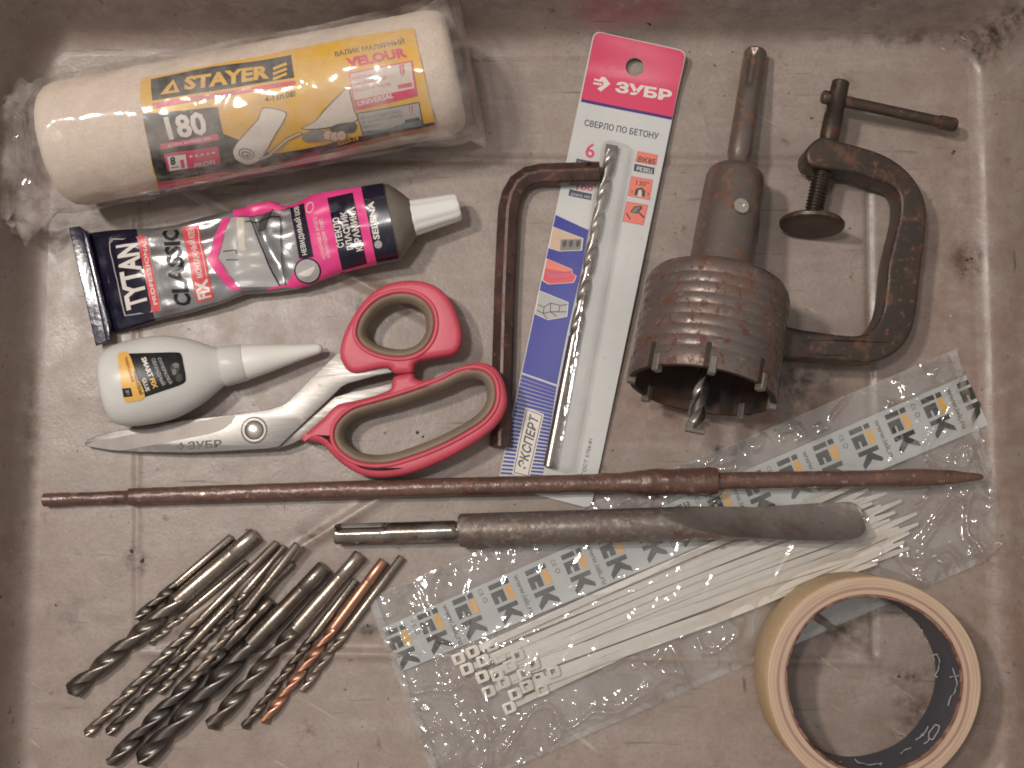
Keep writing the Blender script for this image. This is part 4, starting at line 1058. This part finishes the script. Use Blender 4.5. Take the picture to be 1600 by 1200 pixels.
# ================================================================== C clamp
CL = mat('blackened_clamp_iron', srgb(76, 67, 61), 0.38, 0.55, layers=[(35, .42, .66, srgb(84, 66, 56), .46, .35), (120, .52, .66, srgb(104, 72, 56), .6, .15), (300, .58, .68, srgb(120, 78, 56), .7, .05), (60, .58, .70, srgb(54, 48, 46), .36, .6), (380, .70, .76, srgb(140, 130, 122), .3, .8)], bump=[(300, .35, .0006, 4)])
THR = mat('dark_screw_steel', srgb(78, 68, 60), 0.36, 0.75, layers=[(90, .5, .7, srgb(90, 56, 42), .6, .2)], bump=[(400, .2, .0004, 3)])
k6 = crop(1180, 100, 2.4)
CZ = .0185     # thickness
cl_ax = W(1450, 400, 0)
def clz(x): return lerp(.0002, .0072, smooth(0, 1, (W(1450, 400).x - x) / (W(1450, 400).x - W(1240, 400).x))) if x < W(1450, 400).x else .0002
outl = [(190, 352), (196, 316), (226, 284), (262, 270), (320, 288), (430, 318), (500, 347), (560, 388), (606, 440), (635, 500), (646, 560), (641, 640), (626, 760), (613, 880), (601, 960), (580, 1020), (545, 1068), (490, 1104), (430, 1119), (340, 1116), (200, 1106), (76, 1091), (80, 985), (180, 996), (300, 1013), (385, 1018), (438, 996), (474, 940), (490, 860), (499, 760), (516, 680), (536, 600), (545, 540), (540, 492), (515, 458), (470, 440), (400, 416), (300, 396), (240, 386), (205, 378)]
def CLW(p, dz=CZ):
    z = .02
    for _ in range(4):
        w = W(*k6(*p), z); z = clz(w.x) + dz
    return (w.x, w.y)
op = catmull([CLW(p) for p in outl], 4)
clamp0 = W(1400, 350)
clamp = thing('clamp', 'dark rusty C clamp with screw, sliding bar and round pad', 'clamp', (clamp0.x, clamp0.y, 0))
V, F = plate([op], CZ / 2, .0021, 3)
mesh('clamp_frame', [Vector((v.x, v.y, v.z + CZ / 2 + clz(v.x))) for v in V], F, CL, clamp, sharp=45)
zs = .0170
scT = W(*k6(322, 64), zs + .002); scB = W(*k6(212, 590), zs - .0012)
sdir = (scB - scT).normalized(); sL = (scB - scT).length
f0 = .033 * 1.0
thr_s = (W(*k6(285, 270), zs) - scT).length
pr = [(0, .001), (0, .0036), (.0006, .0042), (.004, .0043), (thr_s * .6, .0043), (thr_s * .62, .0047), (thr_s * .98, .0047)]
V, F = lathe(scT, scB, pr + [(thr_s + .004, .0044), (thr_s + .0045, .002)], 32); mesh('screw_head', V, F, THR, clamp, sharp=40)
t0 = thr_s + .002; pitch = .00165; n_ = int((sL - t0) / pitch * 8); rings = []
a_, s_, u_ = frame(scT, scB)
for i in range(n_ + 1):
    t = t0 + (sL - t0) * i / n_; ring = []
    for k in range(24):
        ph = 2 * pi * k / 24; f_ = ((t / pitch - ph / (2 * pi)) % 1.0); r = .0047 - .0008 * abs(2 * f_ - 1) * 1.2
        ring.append(scT + a_ * t + s_ * (r * cos(ph)) + u_ * (r * sin(ph)))
    rings.append(ring)
V, F = loft(rings); mesh('screw_thread', V, F, THR, clamp, sharp=None)
pdA = scB - sdir * .0010; pdB = scB + sdir * .005
pt_ax = (sdir + Vector((0.10, 0, .20))).normalized()
V, F = lathe(pdA, pdA + pt_ax, [(-.002, .005), (-.0012, .0070), (.0006, .0128), (.0012, .0148), (.0022, .0155), (.0036, .0152), (.0042, .0142), (.0034, .008), (.0030, .001)], 44); mesh('pad', V, F, CL, clamp, sharp=40)
brA = W(*k6(252, 122), zs + .0020); brB = W(*k6(752, 230), .0105)
bL = (brB - brA).length
pr = [(0, .001), (0, .0029), (.0006, .0033), (.0040, .0033), (.0046, .0028)] + [(lerp(.006, bL - .009, k / 8), .0028) for k in range(9)] + [(bL - .0085, .0034), (bL - .001, .0035), (bL, .0029), (bL, .001)]
V, F = lathe(brA, brB, pr, 28); mesh('sliding_bar', V, F, SHANKM if False else CL, clamp, sharp=40)

# ================================================================== long rusty point bit
RUST = mat('brown_rusty_rod', srgb(110, 82, 72), 0.30, 0.2, layers=[(40, .40, .66, srgb(94, 64, 54), .40, .15), (230, .54, .68, srgb(126, 84, 66), .55, .1), (90, .60, .70, srgb(72, 52, 47), .4, .2), (300, .60, .70, srgb(172, 156, 144), .24, .75)], bump=[(420, .55, .0006, 3)], spec=.8)
rdA = W(68, 781, .0034); rdB = W(1536, 745, .0118); rdL = (rdB - rdA).length; rax, rsd, rup = frame(rdA, rdB)
def xs(px): return rdL * (px - 68) / (1536 - 68)
RP = [(68, .0027), (69, .0032), (108, .0032), (110, .0029), (200, .0031), (204, .0041), (420, .0042), (700, .0043), (900, .0044), (975, .0047), (1000, .0055), (1020, .0062), (1045, .0063), (1060, .0060), (1085, .0063), (1110, .0064), (1122, .0063), (1125, .0058), (1126, .0041), (1200, .0040), (1370, .0039), (1400, .0042), (1440, .0041), (1470, .0037), (1495, .0030), (1515, .0022), (1530, .0016), (1536, .0008)]
pxs = sorted(set([p for p, _ in RP] + list(range(70, 1536, 6)))); rings = []
rod = thing('pointed_steel_bit', 'very long thin rusty steel bit with thick collar and pointed end', 'chisel', (rdA.x, rdA.y, 0))
for p in pxs:
    r = interp(RP, p); s = xs(p); fl = 1 - .45 * smooth(1390, 1480, p); bow = .0010 * sin(pi * (p - 68) / 1468); ring = []
    for k in range(24):
        ph = 2 * pi * k / 24; rr = r + (.00025 + (.0005 if 1005 < p < 1120 else 0)) * nz(p * .05, cos(ph) * 2, sin(ph) * 2) * (1 if r > .002 else 0)
        ring.append(rdA + rax * s + rup * (rr * cos(ph) * fl) + rsd * (rr * sin(ph) - bow * 1.5))
    rings.append(ring)
V, F = loft(rings); mesh('bit_rod', V, F, RUST, rod, sharp=45)

# ================================================================== gouge chisel
CHROME = mat('polished_shank', srgb(176, 168, 160), 0.17, 0.95, layers=[(60, .45, .7, srgb(96, 84, 76), .28, .9), (300, .6, .74, srgb(80, 58, 46), .5, .4)], bump=[(400, .1, .0003, 3)])
GOUGE = mat('rusty_chisel_steel', srgb(128, 117, 110), 0.40, 0.55, layers=[(50, .42, .66, srgb(112, 94, 86), .46, .4), (340, .52, .66, srgb(152, 140, 131), .38, .5), (120, .56, .68, srgb(100, 72, 62), .6, .15), (60, .60, .72, srgb(86, 66, 58), .5, .2)], bump=[(350, .4, .0006, 4)])
SCOOP = mat('dark_scoop_face', srgb(128, 118, 111), 0.38, 0.5, layers=[(60, .42, .66, srgb(102, 88, 80), .5, .45), (300, .58, .7, srgb(108, 96, 90), .5, .3)], bump=[(250, .45, .0006, 3), (60, .3, .0015, 2)])
ggA = W(523, 835, .0060); ggB = W(1350, 809, .0145); gL = (ggB - ggA).length; gax, gsd, gup = frame(ggA, ggB)
gx = lambda px: gL * (px - 523) / (1350 - 523)
chis = thing('gouge_chisel', 'rusty scoop ended gouge chisel with polished grooved shank', 'chisel', (ggA.x, ggA.y, 0))
rings = []
for px in [523, 524, 527] + list(range(532, 716, 4)) + [716, 718, 721]:
    r = .0050 if px > 525 else (.0038 if px == 523 else .0047)
    if px in (716, 718): r = .0043
    ring = []
    for k in range(40):
        ph = 2 * pi * k / 40; rr = r
        p2 = min(abs(ph - 5.4), abs(ph - 5.4 + 2 * pi), abs(ph - 5.4 - 2 * pi)); ins = smooth(527, 534, px) * (1 - smooth(596, 612, px))
        rr -= .0019 * ins * (1 - smooth(.42, .62, p2))
        p3 = abs(ph - 1.55); ins2 = smooth(523, 524, px) * (1 - smooth(610, 615, px)); rr -= .0010 * ins2 * (1 - smooth(.12, .2, p3))
        ring.append(ggA + gax * gx(px) + gup * (rr * cos(ph)) + gsd * (rr * sin(ph)))
    rings.append(ring)
V, F = loft(rings); mesh('shank', V, F, CHROME, chis, sharp=40)
GW = [(719, .0066), (721, .0078), (726, .0080), (900, .0080), (1020, .0080), (1100, .0079), (1180, .0084), (1240, .0096), (1290, .0103), (1325, .0103), (1336, .0097), (1343, .0086), (1348, .0070), (1351, .0045)]
rings = []; flat = []
m_dir = (gup * .86 - gsd * .51).normalized(); t_dir = gax.cross(m_dir).normalized()
for px in [719, 720, 721, 723, 726] + list(range(735, 1330, 7)) + [1330, 1336, 1341, 1345, 1348, 1351]:
    r = interp(GW, px); cut = sinterp([(1000, 1.2), (1050, .95), (1090, .55), (1130, .15), (1190, -.20), (1300, -.36), (1351, -.3)], px) * .0080; ring = []
    endz = smooth(1310, 1351, px)
    for k in range(48):
        ph = 2 * pi * k / 48; v = gup * cos(ph) + gsd * sin(ph)
        md, td = v.dot(m_dir), v.dot(t_dir); rr = .0080 + .00028 * nz(px * .03, cos(ph) * 2.5, sin(ph) * 2.5)
        pm_ = md * rr; pt_ = td * r
        lim = cut - .0022 * (1 - min(1, abs(td)) ** 2) * smooth(1060, 1150, px)
        flat.append(pm_ > lim)
        if pm_ > lim: pm_ = lim + (pm_ - lim) * .04
        if pm_ < 0: pm_ *= lerp(1, .62, endz)
        ring.append(ggA + gax * gx(px) + m_dir * pm_ + t_dir * pt_)
    rings.append(ring)
V, F = loft(rings); mesh('chisel_body', V, F, [GOUGE, SCOOP], chis, [1 if all(flat[i] for i in f) else 0 for f in F], sharp=38)

# ================================================================== roll of masking tape
tz = .034
tc_t = W(1365, 1068, tz); TCX, TCY = tc_t.x, tc_t.y
tape = thing('masking_tape_roll', 'roll of cream masking tape with dark grey core at lower right', 'tape roll', (TCX, TCY, 0))
TAPE = mat('crepe_tape', srgb(208, 178, 138), 0.55, layers=[(40, .4, .7, srgb(198, 164, 126), .6, 0), (500, .5, .75, srgb(222, 190, 148), .55, 0)], bump=[(420, .4, .0005, 3), (50, .2, .002, 2)])
def tape_edge_material():
    m, nt, b = nodes_of('tape_edge_layers'); co = add(nt, 'ShaderNodeTexCoord').outputs['Object']
    ln = add(nt, 'ShaderNodeVectorMath', operation='LENGTH'); mp = add(nt, 'ShaderNodeMapping'); mp.inputs['Scale'].default_value = (1, 1, 0); nt.links.new(co, mp.inputs[0]); nt.links.new(mp.outputs[0], ln.inputs[0])
    n0 = add(nt, 'ShaderNodeTexNoise', Scale=14, Detail=2); nt.links.new(co, n0.inputs['Vector'])
    ad = add(nt, 'ShaderNodeMath', operation='MULTIPLY_ADD'); nt.links.new(n0.outputs[0], ad.inputs[0]); ad.inputs[1].default_value = .003; nt.links.new(ln.outputs['Value'], ad.inputs[2])
    cb = add(nt, 'ShaderNodeCombineXYZ'); nt.links.new(ad.outputs[0], cb.inputs[0])
    f = noise_fac(nt, cb.outputs[0], 750, .38, .62, 4); f2 = noise_fac(nt, cb.outputs[0], 420, .54, .62, 2)
    col = mixc(nt, f, srgb(204, 176, 150), srgb(184, 154, 131)); col = mixc(nt, f2, col, srgb(160, 126, 110))
    nt.links.new(col, b.inputs['Base Color']); b.inputs['Roughness'].default_value = .6
    bp = add(nt, 'ShaderNodeBump', Strength=.3, Distance=.0004); nt.links.new(f, bp.inputs['Height']); nt.links.new(bp.outputs[0], b.inputs['Normal'])
    return m
TEDGE = tape_edge_material()
COREM = mat('grey_core_card', srgb(86, 85, 92), 0.6, layers=[(40, .4, .7, srgb(76, 75, 82), .65, 0)], bump=[(300, .15, .0005, 3)])
COREE = mat('brown_core_edge', srgb(150, 112, 96), 0.7, layers=[(200, .45, .6, srgb(104, 62, 54), .7, 0)])
NT = 160
def tr(r, t, z): return Vector((TCX + (r + .0005 * sin(3 * t + 1) + .0004 * nz(cos(t) * 2, sin(t) * 2, z * 8)) * cos(t), TCY + (r + .0005 * sin(3 * t + 1) + .0004 * nz(cos(t) * 2, sin(t) * 2, z * 8)) * sin(t), z))
def tring(r, z, jag=0.0, zj=0.0): return [tr(r + jag * nz(cos(2 * pi * k / NT) * 9, sin(2 * pi * k / NT) * 9, 3), 2 * pi * k / NT, z + zj * nz(cos(2 * pi * k / NT) * 3, sin(2 * pi * k / NT) * 3, r * 300)) for k in range(NT)]
RI, RC, RO = .0387, .0399, .0482
B0 = .0012
V, F = loft([tring(RC, B0), tring(RO - .0003, B0), tring(RO, B0 + .0006), tring(RO, .025), tring(RO, tz - .0008), tring(RO - .0004, tz - .0001)], cap=False); mesh('tape_winding', V, F, TAPE, tape, sharp=50)
V, F = loft([tring(RO - .0004, tz - .0001)] + [tring(lerp(RO - .0008, RC + .0002, k / 10), tz + .0001, 0, .0005) for k in range(11)] + [tring(RC, tz - .0010, .0003)], cap=False); mesh('tape_side', V, F, TEDGE, tape, sharp=60)
V, F = loft([tring(RC + .0001, tz - .0008, .0003), tring(RC - .0006, tz - .0003, .0004, .0008), tring(RI + .0003, tz - .0004, .0006, .0008), tring(RI, tz - .0014, .0002)], cap=False); mesh('core_edge', V, F, COREE, tape, sharp=60)
V, F = loft([tring(RI, tz - .0010), tring(RI, .025), tring(RI, B0)], cap=False); F = [tuple(reversed(f)) for f in F]; mesh('core', V, F, COREM, tape, sharp=None)
# handwriting on the inside of the core
CHALK = mat('pale_writing', srgb(206, 202, 200), .6)
marks = []
def core_uv(px, py):
    d = ray(px, py); o2 = CAM - Vector((TCX, TCY, 0)); R_ = RI - .0002
    a = d.x ** 2 + d.y ** 2; b = d.x * o2.x + d.y * o2.y; c = o2.x ** 2 + o2.y ** 2 - R_ * R_; D = max(0, b * b - a * c); t = (-b + sqrt(D)) / a
    p = o2 + d * t; return atan2(p.y, p.x) * R_, p.z
def core_surf(u, v, off):
    t = u / (RI - .0002); q = tr(RI - .00025 - off, t, v); return q
kT = crop(1140, 860, 3.478)
P = Print(core_uv, core_surf, (.004, 0), 3e-5, kT)
for st_ in ([(905, 310), (945, 330), (975, 372)], [(985, 365), (1000, 370)], [(1020, 395), (1045, 450), (1060, 480), (1078, 500)], [(1030, 420), (1050, 440)],
            [(1098, 570), (1122, 565), (1136, 600), (1130, 650), (1112, 680), (1128, 690)], [(1098, 570), (1108, 600)], [(1205, 640), (1232, 720), (1222, 770), (1200, 800), (1190, 845)], [(1190, 690), (1240, 680)],
            [(1060, 1055), (1085, 1040), (1090, 995), (1125, 950), (1148, 960), (1140, 990), (1110, 1035), (1090, 1030)], [(1085, 960), (1070, 990), (1040, 1020), (1015, 1035)], [(1045, 1005), (1062, 1012)], [(990, 1075), (960, 1085), (930, 1110)],
            [(680, 1130), (700, 1150), (760, 1165), (830, 1160), (820, 1172)], [(600, 1138), (612, 1146)]):
    P.line(st_, 7, CHALK)
P.build('writing', tape)

# ================================================================== bag of cable ties
PRESS = [(W(1000, 757, 0), W(1130, 756, 0), .0064, .0088), (W(1130, 756, 0), rdB, .0041, None), (ggA, ggB, .0084, None), (rdA, W(1000, 757, 0), .0045, .0078)]
PR2 = [(rdA, rdB, .0065), (ggA, ggB, .0086)]
qTL, qTR, qBR, qBL = [W(*p) for p in ((574, 935), (1494, 545), (1582, 858), (690, 1248))]
bagU = (qTR - qTL).normalized(); bagL = (qTR - qTL).length
def bag_pt(a, b): return (qTL * (1 - a) + qTR * a) * (1 - b) + (qBL * (1 - a) + qBR * a) * b
def bag_ab(x, y):
    p = Vector((x, y, 0)); a, b = .5, .5
    for _ in range(6):
        e = p - bag_pt(a, b); du = (qTR - qTL) * (1 - b) + (qBR - qBL) * b; dv = (qBL - qTL) * (1 - a) + (qBR - qTR) * a
        det = du.x * dv.y - du.y * dv.x; a += (e.x * dv.y - e.y * dv.x) / det; b += (du.x * e.y - du.y * e.x) / det
    return a, b
def press(x, y, z):
    for A_, B_, r in PR2:
        d = B_ - A_; d2 = Vector((d.x, d.y)); t = max(0, min(1, Vector((x - A_.x, y - A_.y)).dot(d2) / d2.length_squared)); c = A_ + d * t
        q = sqrt((x - c.x) ** 2 + (y - c.y) ** 2)
        if q < r + .004:
            lim = c.z - sqrt(max(0, r * r - min(q, r) ** 2)) - .0006 + max(0, q - r) * .8; z = min(z, max(lim, .0006))
    q = sqrt((x - TCX) ** 2 + (y - TCY) ** 2) - RO
    if q < .006: z = min(z, .0006 + max(0, q) * .6)
    return z
def bag_base(a, b):
    e = smooth(0, .03, a) * (1 - smooth(.965, 1, a)) * smooth(0, .10, b) * (1 - smooth(.85, 1, b))
    z = .0005 + .0012 * e
    z += .0038 * smooth(.10, .20, a) * (1 - smooth(.86, .93, a)) * smooth(.36, .46, b) * (1 - smooth(.66, .78, b))
    z += .0016 * e * nz(a * 9, b * 3, 2) * .8
    return max(z, .0005)
FILM = film('clear_bag_film', 0.075, (0.84, 0.81, 0.78), 0.10, bump=[(70, .24, .0025, 1)], boost=2.5)
SEAM = film('bag_seam_film', 0.16, (0.84, 0.81, 0.78), 0.12, bump=[(70, .2, .0025, 1)], boost=1.8)
STRIPM = mat('bag_header_strip', srgb(194, 194, 189), 0.4, layers=[(30, .4, .7, srgb(180, 181, 181), .45, 0)])
TIE = mat('natural_nylon', srgb(220, 212, 202), 0.38, layers=[(40, .4, .7, srgb(206, 196, 184), .42, 0)])
LOGO = ink('logo_grey_print', (60, 56, 50)); LOGOY = ink('logo_yellow_print', (232, 176, 82)); FINE = ink('fine_grey_print', (128, 126, 122))
bc = bag_pt(.5, .5)
bag = thing('cable_tie_bag', 'clear crinkled plastic bag of cable ties with repeated dark lettering strip', 'plastic bag', (bc.x, bc.y, 0))
CREASE = []
for ln, h in (([(690, 1030), (712, 1078), (735, 1105), (762, 1125), (778, 1150), (788, 1168)], .0026), ([(692, 1034), (704, 1070), (722, 1110), (735, 1140), (748, 1180), (760, 1200)], .0022), ([(646, 1100), (668, 1104), (690, 1125), (720, 1165), (742, 1198)], .0026),
              ([(636, 1000), (648, 1022), (662, 1055)], .0016), ([(640, 922), (652, 945), (660, 962)], .0014), ([(698, 965), (722, 990), (748, 1022), (770, 1050)], .0016), ([(822, 1000), (832, 1030), (826, 1060)], .0012),
              ([(812, 1150), (828, 1166), (846, 1176)], .0020), ([(870, 1120), (872, 1142), (866, 1158)], .0016), ([(985, 1022), (990, 1038)], .0012), ([(1516, 740), (1494, 775), (1462, 810), (1438, 842), (1430, 880), (1432, 912)], .0030),
              ([(1505, 700), (1518, 722), (1524, 738)], .0022), ([(1530, 640), (1537, 668), (1540, 694)], .0022), ([(1468, 876), (1490, 866), (1520, 860), (1540, 848)], .0020), ([(1548, 760), (1552, 800), (1546, 830)], .0014), ([(1460, 870), (1478, 874)], .0016),
              ([(1225, 688), (1262, 676), (1280, 668)], .0022), ([(1292, 666), (1300, 668)], .0022), ([(1372, 626), (1396, 634)], .0022), ([(1118, 736), (1146, 730)], .0020), ([(994, 786), (1010, 778)], .0020), ([(1102, 790), (1120, 784)], .0016),
              ([(1292, 848), (1282, 866)], .0016), ([(790, 1140), (800, 1175), (820, 1195)], .0016)):
    CREASE.append(([Vector(W(*p).xy) for p in ln], h))
def crease(x, y):
    p = Vector((x + .0007 * nz(x * 260, y * 260, 1), y + .0007 * nz(x * 260, y * 260, 8))); z = 0.0
    for ln, h in CREASE:
        if abs(p.x - ln[0].x) > .06 or abs(p.y - ln[0].y) > .07: continue
        for a, b in zip(ln, ln[1:]):
            d = b - a; t = max(0, min(1, (p - a).dot(d) / d.length_squared)); r = (p - a - d * t).length
            if r < .008:
                q = (p.y - p.x) * .7071 + .0014 * nz(p.x * 150, p.y * 150, 4); per = .0052
                ramp = .34 * (per - (q % per)) * smooth(-.25, .15, nz(p.x * 120, p.y * 120, 7))
                z = max(z, (1 - smooth(.0011, .0032, r)) * (.0004 + 1.35 * ramp * (h / .0024)))
    return z
def film_z(a, b, x, y):
    hb = bag_base(a, b) + crease(x, y)
    endl = 1 - smooth(.0, .22, a); endr = smooth(.78, .97, a); low = smooth(.66, .86, b); top = 1 - smooth(.02, .13, b)
    ms = max(.9 * endl, .9 * endr, .75 * low, .8 * top, .16)
    u, v = a * 30, b * 10
    r1 = max(0, 1 - abs(nz(u * .55 + v * .28, v * .42 - u * .10, 1)) * 6) ** 1.5; r2 = max(0, 1 - abs(nz(u * 1.4 - v * .5, v * .9, 6)) * 5) ** 1.5; r3 = max(0, 1 - abs(nz(u * 3.2, v * 2.4, 11)) * 4)
    wr = .0040 * r1 * ms + .0012 * r2 * ms + .0024 * ms * (.5 + nz(u * .55, v * .55, 3)) + .0004 * r3 * ms * smooth(.1, .4, nz(u * .4, v * .5, 21))
    ed = min(1, min(a, 1 - a) / .02) * min(1, min(b, 1 - b) / .05)
    return hb + .00045 + wr * lerp(.35, 1, ed)
na, nb = 420, 170; V = []; F = []
for j in range(nb + 1):
    for i in range(na + 1):
        a, b = i / na, j / nb; p = bag_pt(a, b); wob = .0012 * nz(a * 8, b * 4, 5)
        x, y = p.x + wob, p.y + wob; V.append((x, y, press(x, y, film_z(a, b, x, y))))
for j in range(nb):
    for i in range(na):
        k = j * (na + 1) + i; F.append((k, k + na + 1, k + na + 2, k + 1))
mesh('bag_film', V, F, FILM, bag, sharp=None)
for a0, a1, b0, b1, na_, nb_ in ((.003, .013, .01, .99, 5, 170), (.985, .997, .01, .99, 5, 170), (.015, .985, .968, .992, 330, 5)):
    V = []; F = []
    for j in range(nb_ + 1):
        for i in range(na_ + 1):
            a, b = lerp(a0, a1, i / na_), lerp(b0, b1, j / nb_); p = bag_pt(a, b); wob = .0012 * nz(a * 8, b * 4, 5)
            x, y = p.x + wob, p.y + wob; V.append((x, y, press(x, y, film_z(a, b, x, y)) + .0003))
    for j in range(nb_):
        for i in range(na_):
            k = j * (na_ + 1) + i; F.append((k, k + na_ + 1, k + na_ + 2, k + 1))
    mesh('seam', V, F, SEAM, bag, sharp=None)
V = []; F = []; na2, nb2 = 40, 16
for j in range(nb2 + 1):
    for i in range(na2 + 1):
        p = bag_pt(i / na2, j / nb2); V.append((p.x, p.y, FLOOR + .0010))
for j in range(nb2):
    for i in range(na2):
        k = j * (na2 + 1) + i; F.append((k, k + na2 + 1, k + na2 + 2, k + 1))
mesh('bag_back', V, F, FILM, bag, sharp=None)
def strip_z(x, y):
    a, b = bag_ab(x, y); return press(x, y, bag_base(a, b)) + .0001
def SWz(px, py):
    z = .002
    for _ in range(3): w = W(px, py, z); z = strip_z(w.x, w.y)
    return (w.x, w.y)
P = Print(SWz, lambda x, y, off: Vector((x, y, strip_z(x, y) + off)), (.005, .005), 4e-5)
s0, s1 = Vector((597, 981)), Vector((1509, 586)); e0, e1 = Vector((628, 1049)), Vector((1545, 664))
P.poly([tuple(s0.lerp(s1, k / 12)) for k in range(13)] + [tuple(e1.lerp(e0, k / 12)) for k in range(13)], STRIPM, 0)
Bv = (s1 - s0).normalized(); Av = Vector((-Bv.y, Bv.x))
if Av.y < 0: Av = -Av
def inside(pt):
    """keep print on the strip"""
    lo = (pt - s0).dot(Bv); return lo
LPOS = [(600.6, 988), (651, 962.5), (706, 939), (762, 916), (819.5, 893)] + [(lerp(819.5, 1494, q / 12), lerp(893, 600.6, q / 12)) for q in range(1, 13)]
for k, o_ in enumerate(LPOS):
    org = Vector(o_)
    def L(a_, b_): return tuple(org + Av * a_ + Bv * b_)
    G = lambda ps, m: P.poly([L(*p) for p in ps], m)
    last = k == len(LPOS) - 1
    G([(0, 0), (8, 0), (8, 19 if last else 21.5), (0, 19 if last else 21.5)], LOGO)
    G([(12.5, -.7), (32, -.7), (32, 7.5), (22, 7.5), (22, 11), (32, 11), (32, 20), (12.5, 20)], LOGO)
    if not last:
        G([(0, 24.5), (8, 24.5), (8, 33.5), (0, 33.5)], LOGO); G([(10.5, 23.5), (33, 23.5), (33, 33.5), (10.5, 33.5)], LOGOY)
    w_ = 22 if last else 33
    G([(37.5, -.5), (45, -.5), (45, w_), (37.5, w_)], LOGO); G([(44.9, 12.5), (58.3, -.3), (66.7, .3), (56, 16.5), (44.9, 20.5)], LOGO)
    if not last: G([(44.9, 14), (44.9, 20.3), (58, 33), (66.5, 33.5), (55, 16.5)], LOGO)
    if last: continue
    if k % 2 == 0:
        P.text('CE', L(0, 43.5), L(11.5, 43.5), L(0, 50.5), FINE, 0.02); P.disc(L(19.5, 48), 4.2, 4.2, FINE); P.disc(L(19.5, 48), 2.4, 2.4, STRIPM)
    else:
        P.text('www.iek.ru', L(1, 43), L(68, 43), L(1, 52), FINE, 0.02)
P.build('header_strip', bag)

# the ties inside the bag
heads = [(720, 1027), (733, 1043), (757, 1055), (767, 1078), (799, 1103), (808, 1082), (783, 1024), (780, 1052), (826, 1070), (845, 1058), (800, 1038), (742, 1016), (772, 1006), (812, 1022), (836, 1036), (790, 1064), (758, 1030), (822, 1050), (850, 1076), (868, 1048)]
tips = [(1385, 770), (1408, 782), (1398, 800), (1432, 802), (1434, 818), (1420, 832), (1356, 764), (1390, 812), (1412, 846), (1380, 868), (1376, 790), (1340, 756), (1350, 778), (1366, 806), (1395, 850), (1404, 824), (1362, 786), (1384, 838), (1420, 856), (1370, 880)]
proto = {}
for k, (hp_, tp_) in enumerate(zip(heads, tips)):
    z0 = .0004 + .00017 * ((k * 7) % 20)
    A_ = W(*hp_, z0); B_ = W(*tp_, z0); ax = (B_ - A_).normalized(); sd = Vector((ax.y, -ax.x, 0)); Lt = (B_ - A_).length
    o = thing('cable_tie', 'thin off white nylon cable tie inside the clear bag', 'cable tie', (A_.x, A_.y, 0), 'cable ties in the clear bag')
    bow = random.uniform(-.0035, .0035); n_ = 24; V = []; F = []
    for i in range(n_ + 1):
        t = i / n_; hw = .00155 * (1 - .55 * smooth(.93, 1, t)); c = A_ + ax * (Lt * t) + sd * (bow * sin(pi * t)); z = min(z0, press(c.x, c.y, z0) - .0002 + .00003 * (k % 7))
        for s_, h_ in ((-1, 0), (1, 0), (1, .0009), (-1, .0009)): V.append(Vector((c.x, c.y, z + h_)) + sd * (hw * s_))
    for i in range(n_):
        for j in range(4): F.append((i * 4 + j, i * 4 + (j + 1) % 4, i * 4 + 4 + (j + 1) % 4, i * 4 + 4 + j))
    F += [(3, 2, 1, 0), (n_ * 4, n_ * 4 + 1, n_ * 4 + 2, n_ * 4 + 3)]
    mesh('strap', V, F, TIE, o, sharp=40)
    hc = A_ - ax * .0010; hc.z = z0
    lp = [tuple((hc + ax * (x * MM) + sd * (y * MM)).xy) for x, y in ((-3.1, -2.2), (-2.6, -2.7), (2.2, -2.7), (3.2, -1.8), (3.2, 1.8), (2.2, 2.7), (-2.6, 2.7), (-3.1, 2.2))]
    ho = [tuple((hc + ax * (x * MM) + sd * (y * MM)).xy) for x, y in ((-1.2, -1.3), (.8, -1.3), (.8, 1.3), (-1.2, 1.3))]
    V, F = plate([lp, ho], .0016, .0004, 1); mesh('tie_head', [Vector((v.x, v.y, v.z + z0 + .0010)) for v in V], F, TIE, o, sharp=35)
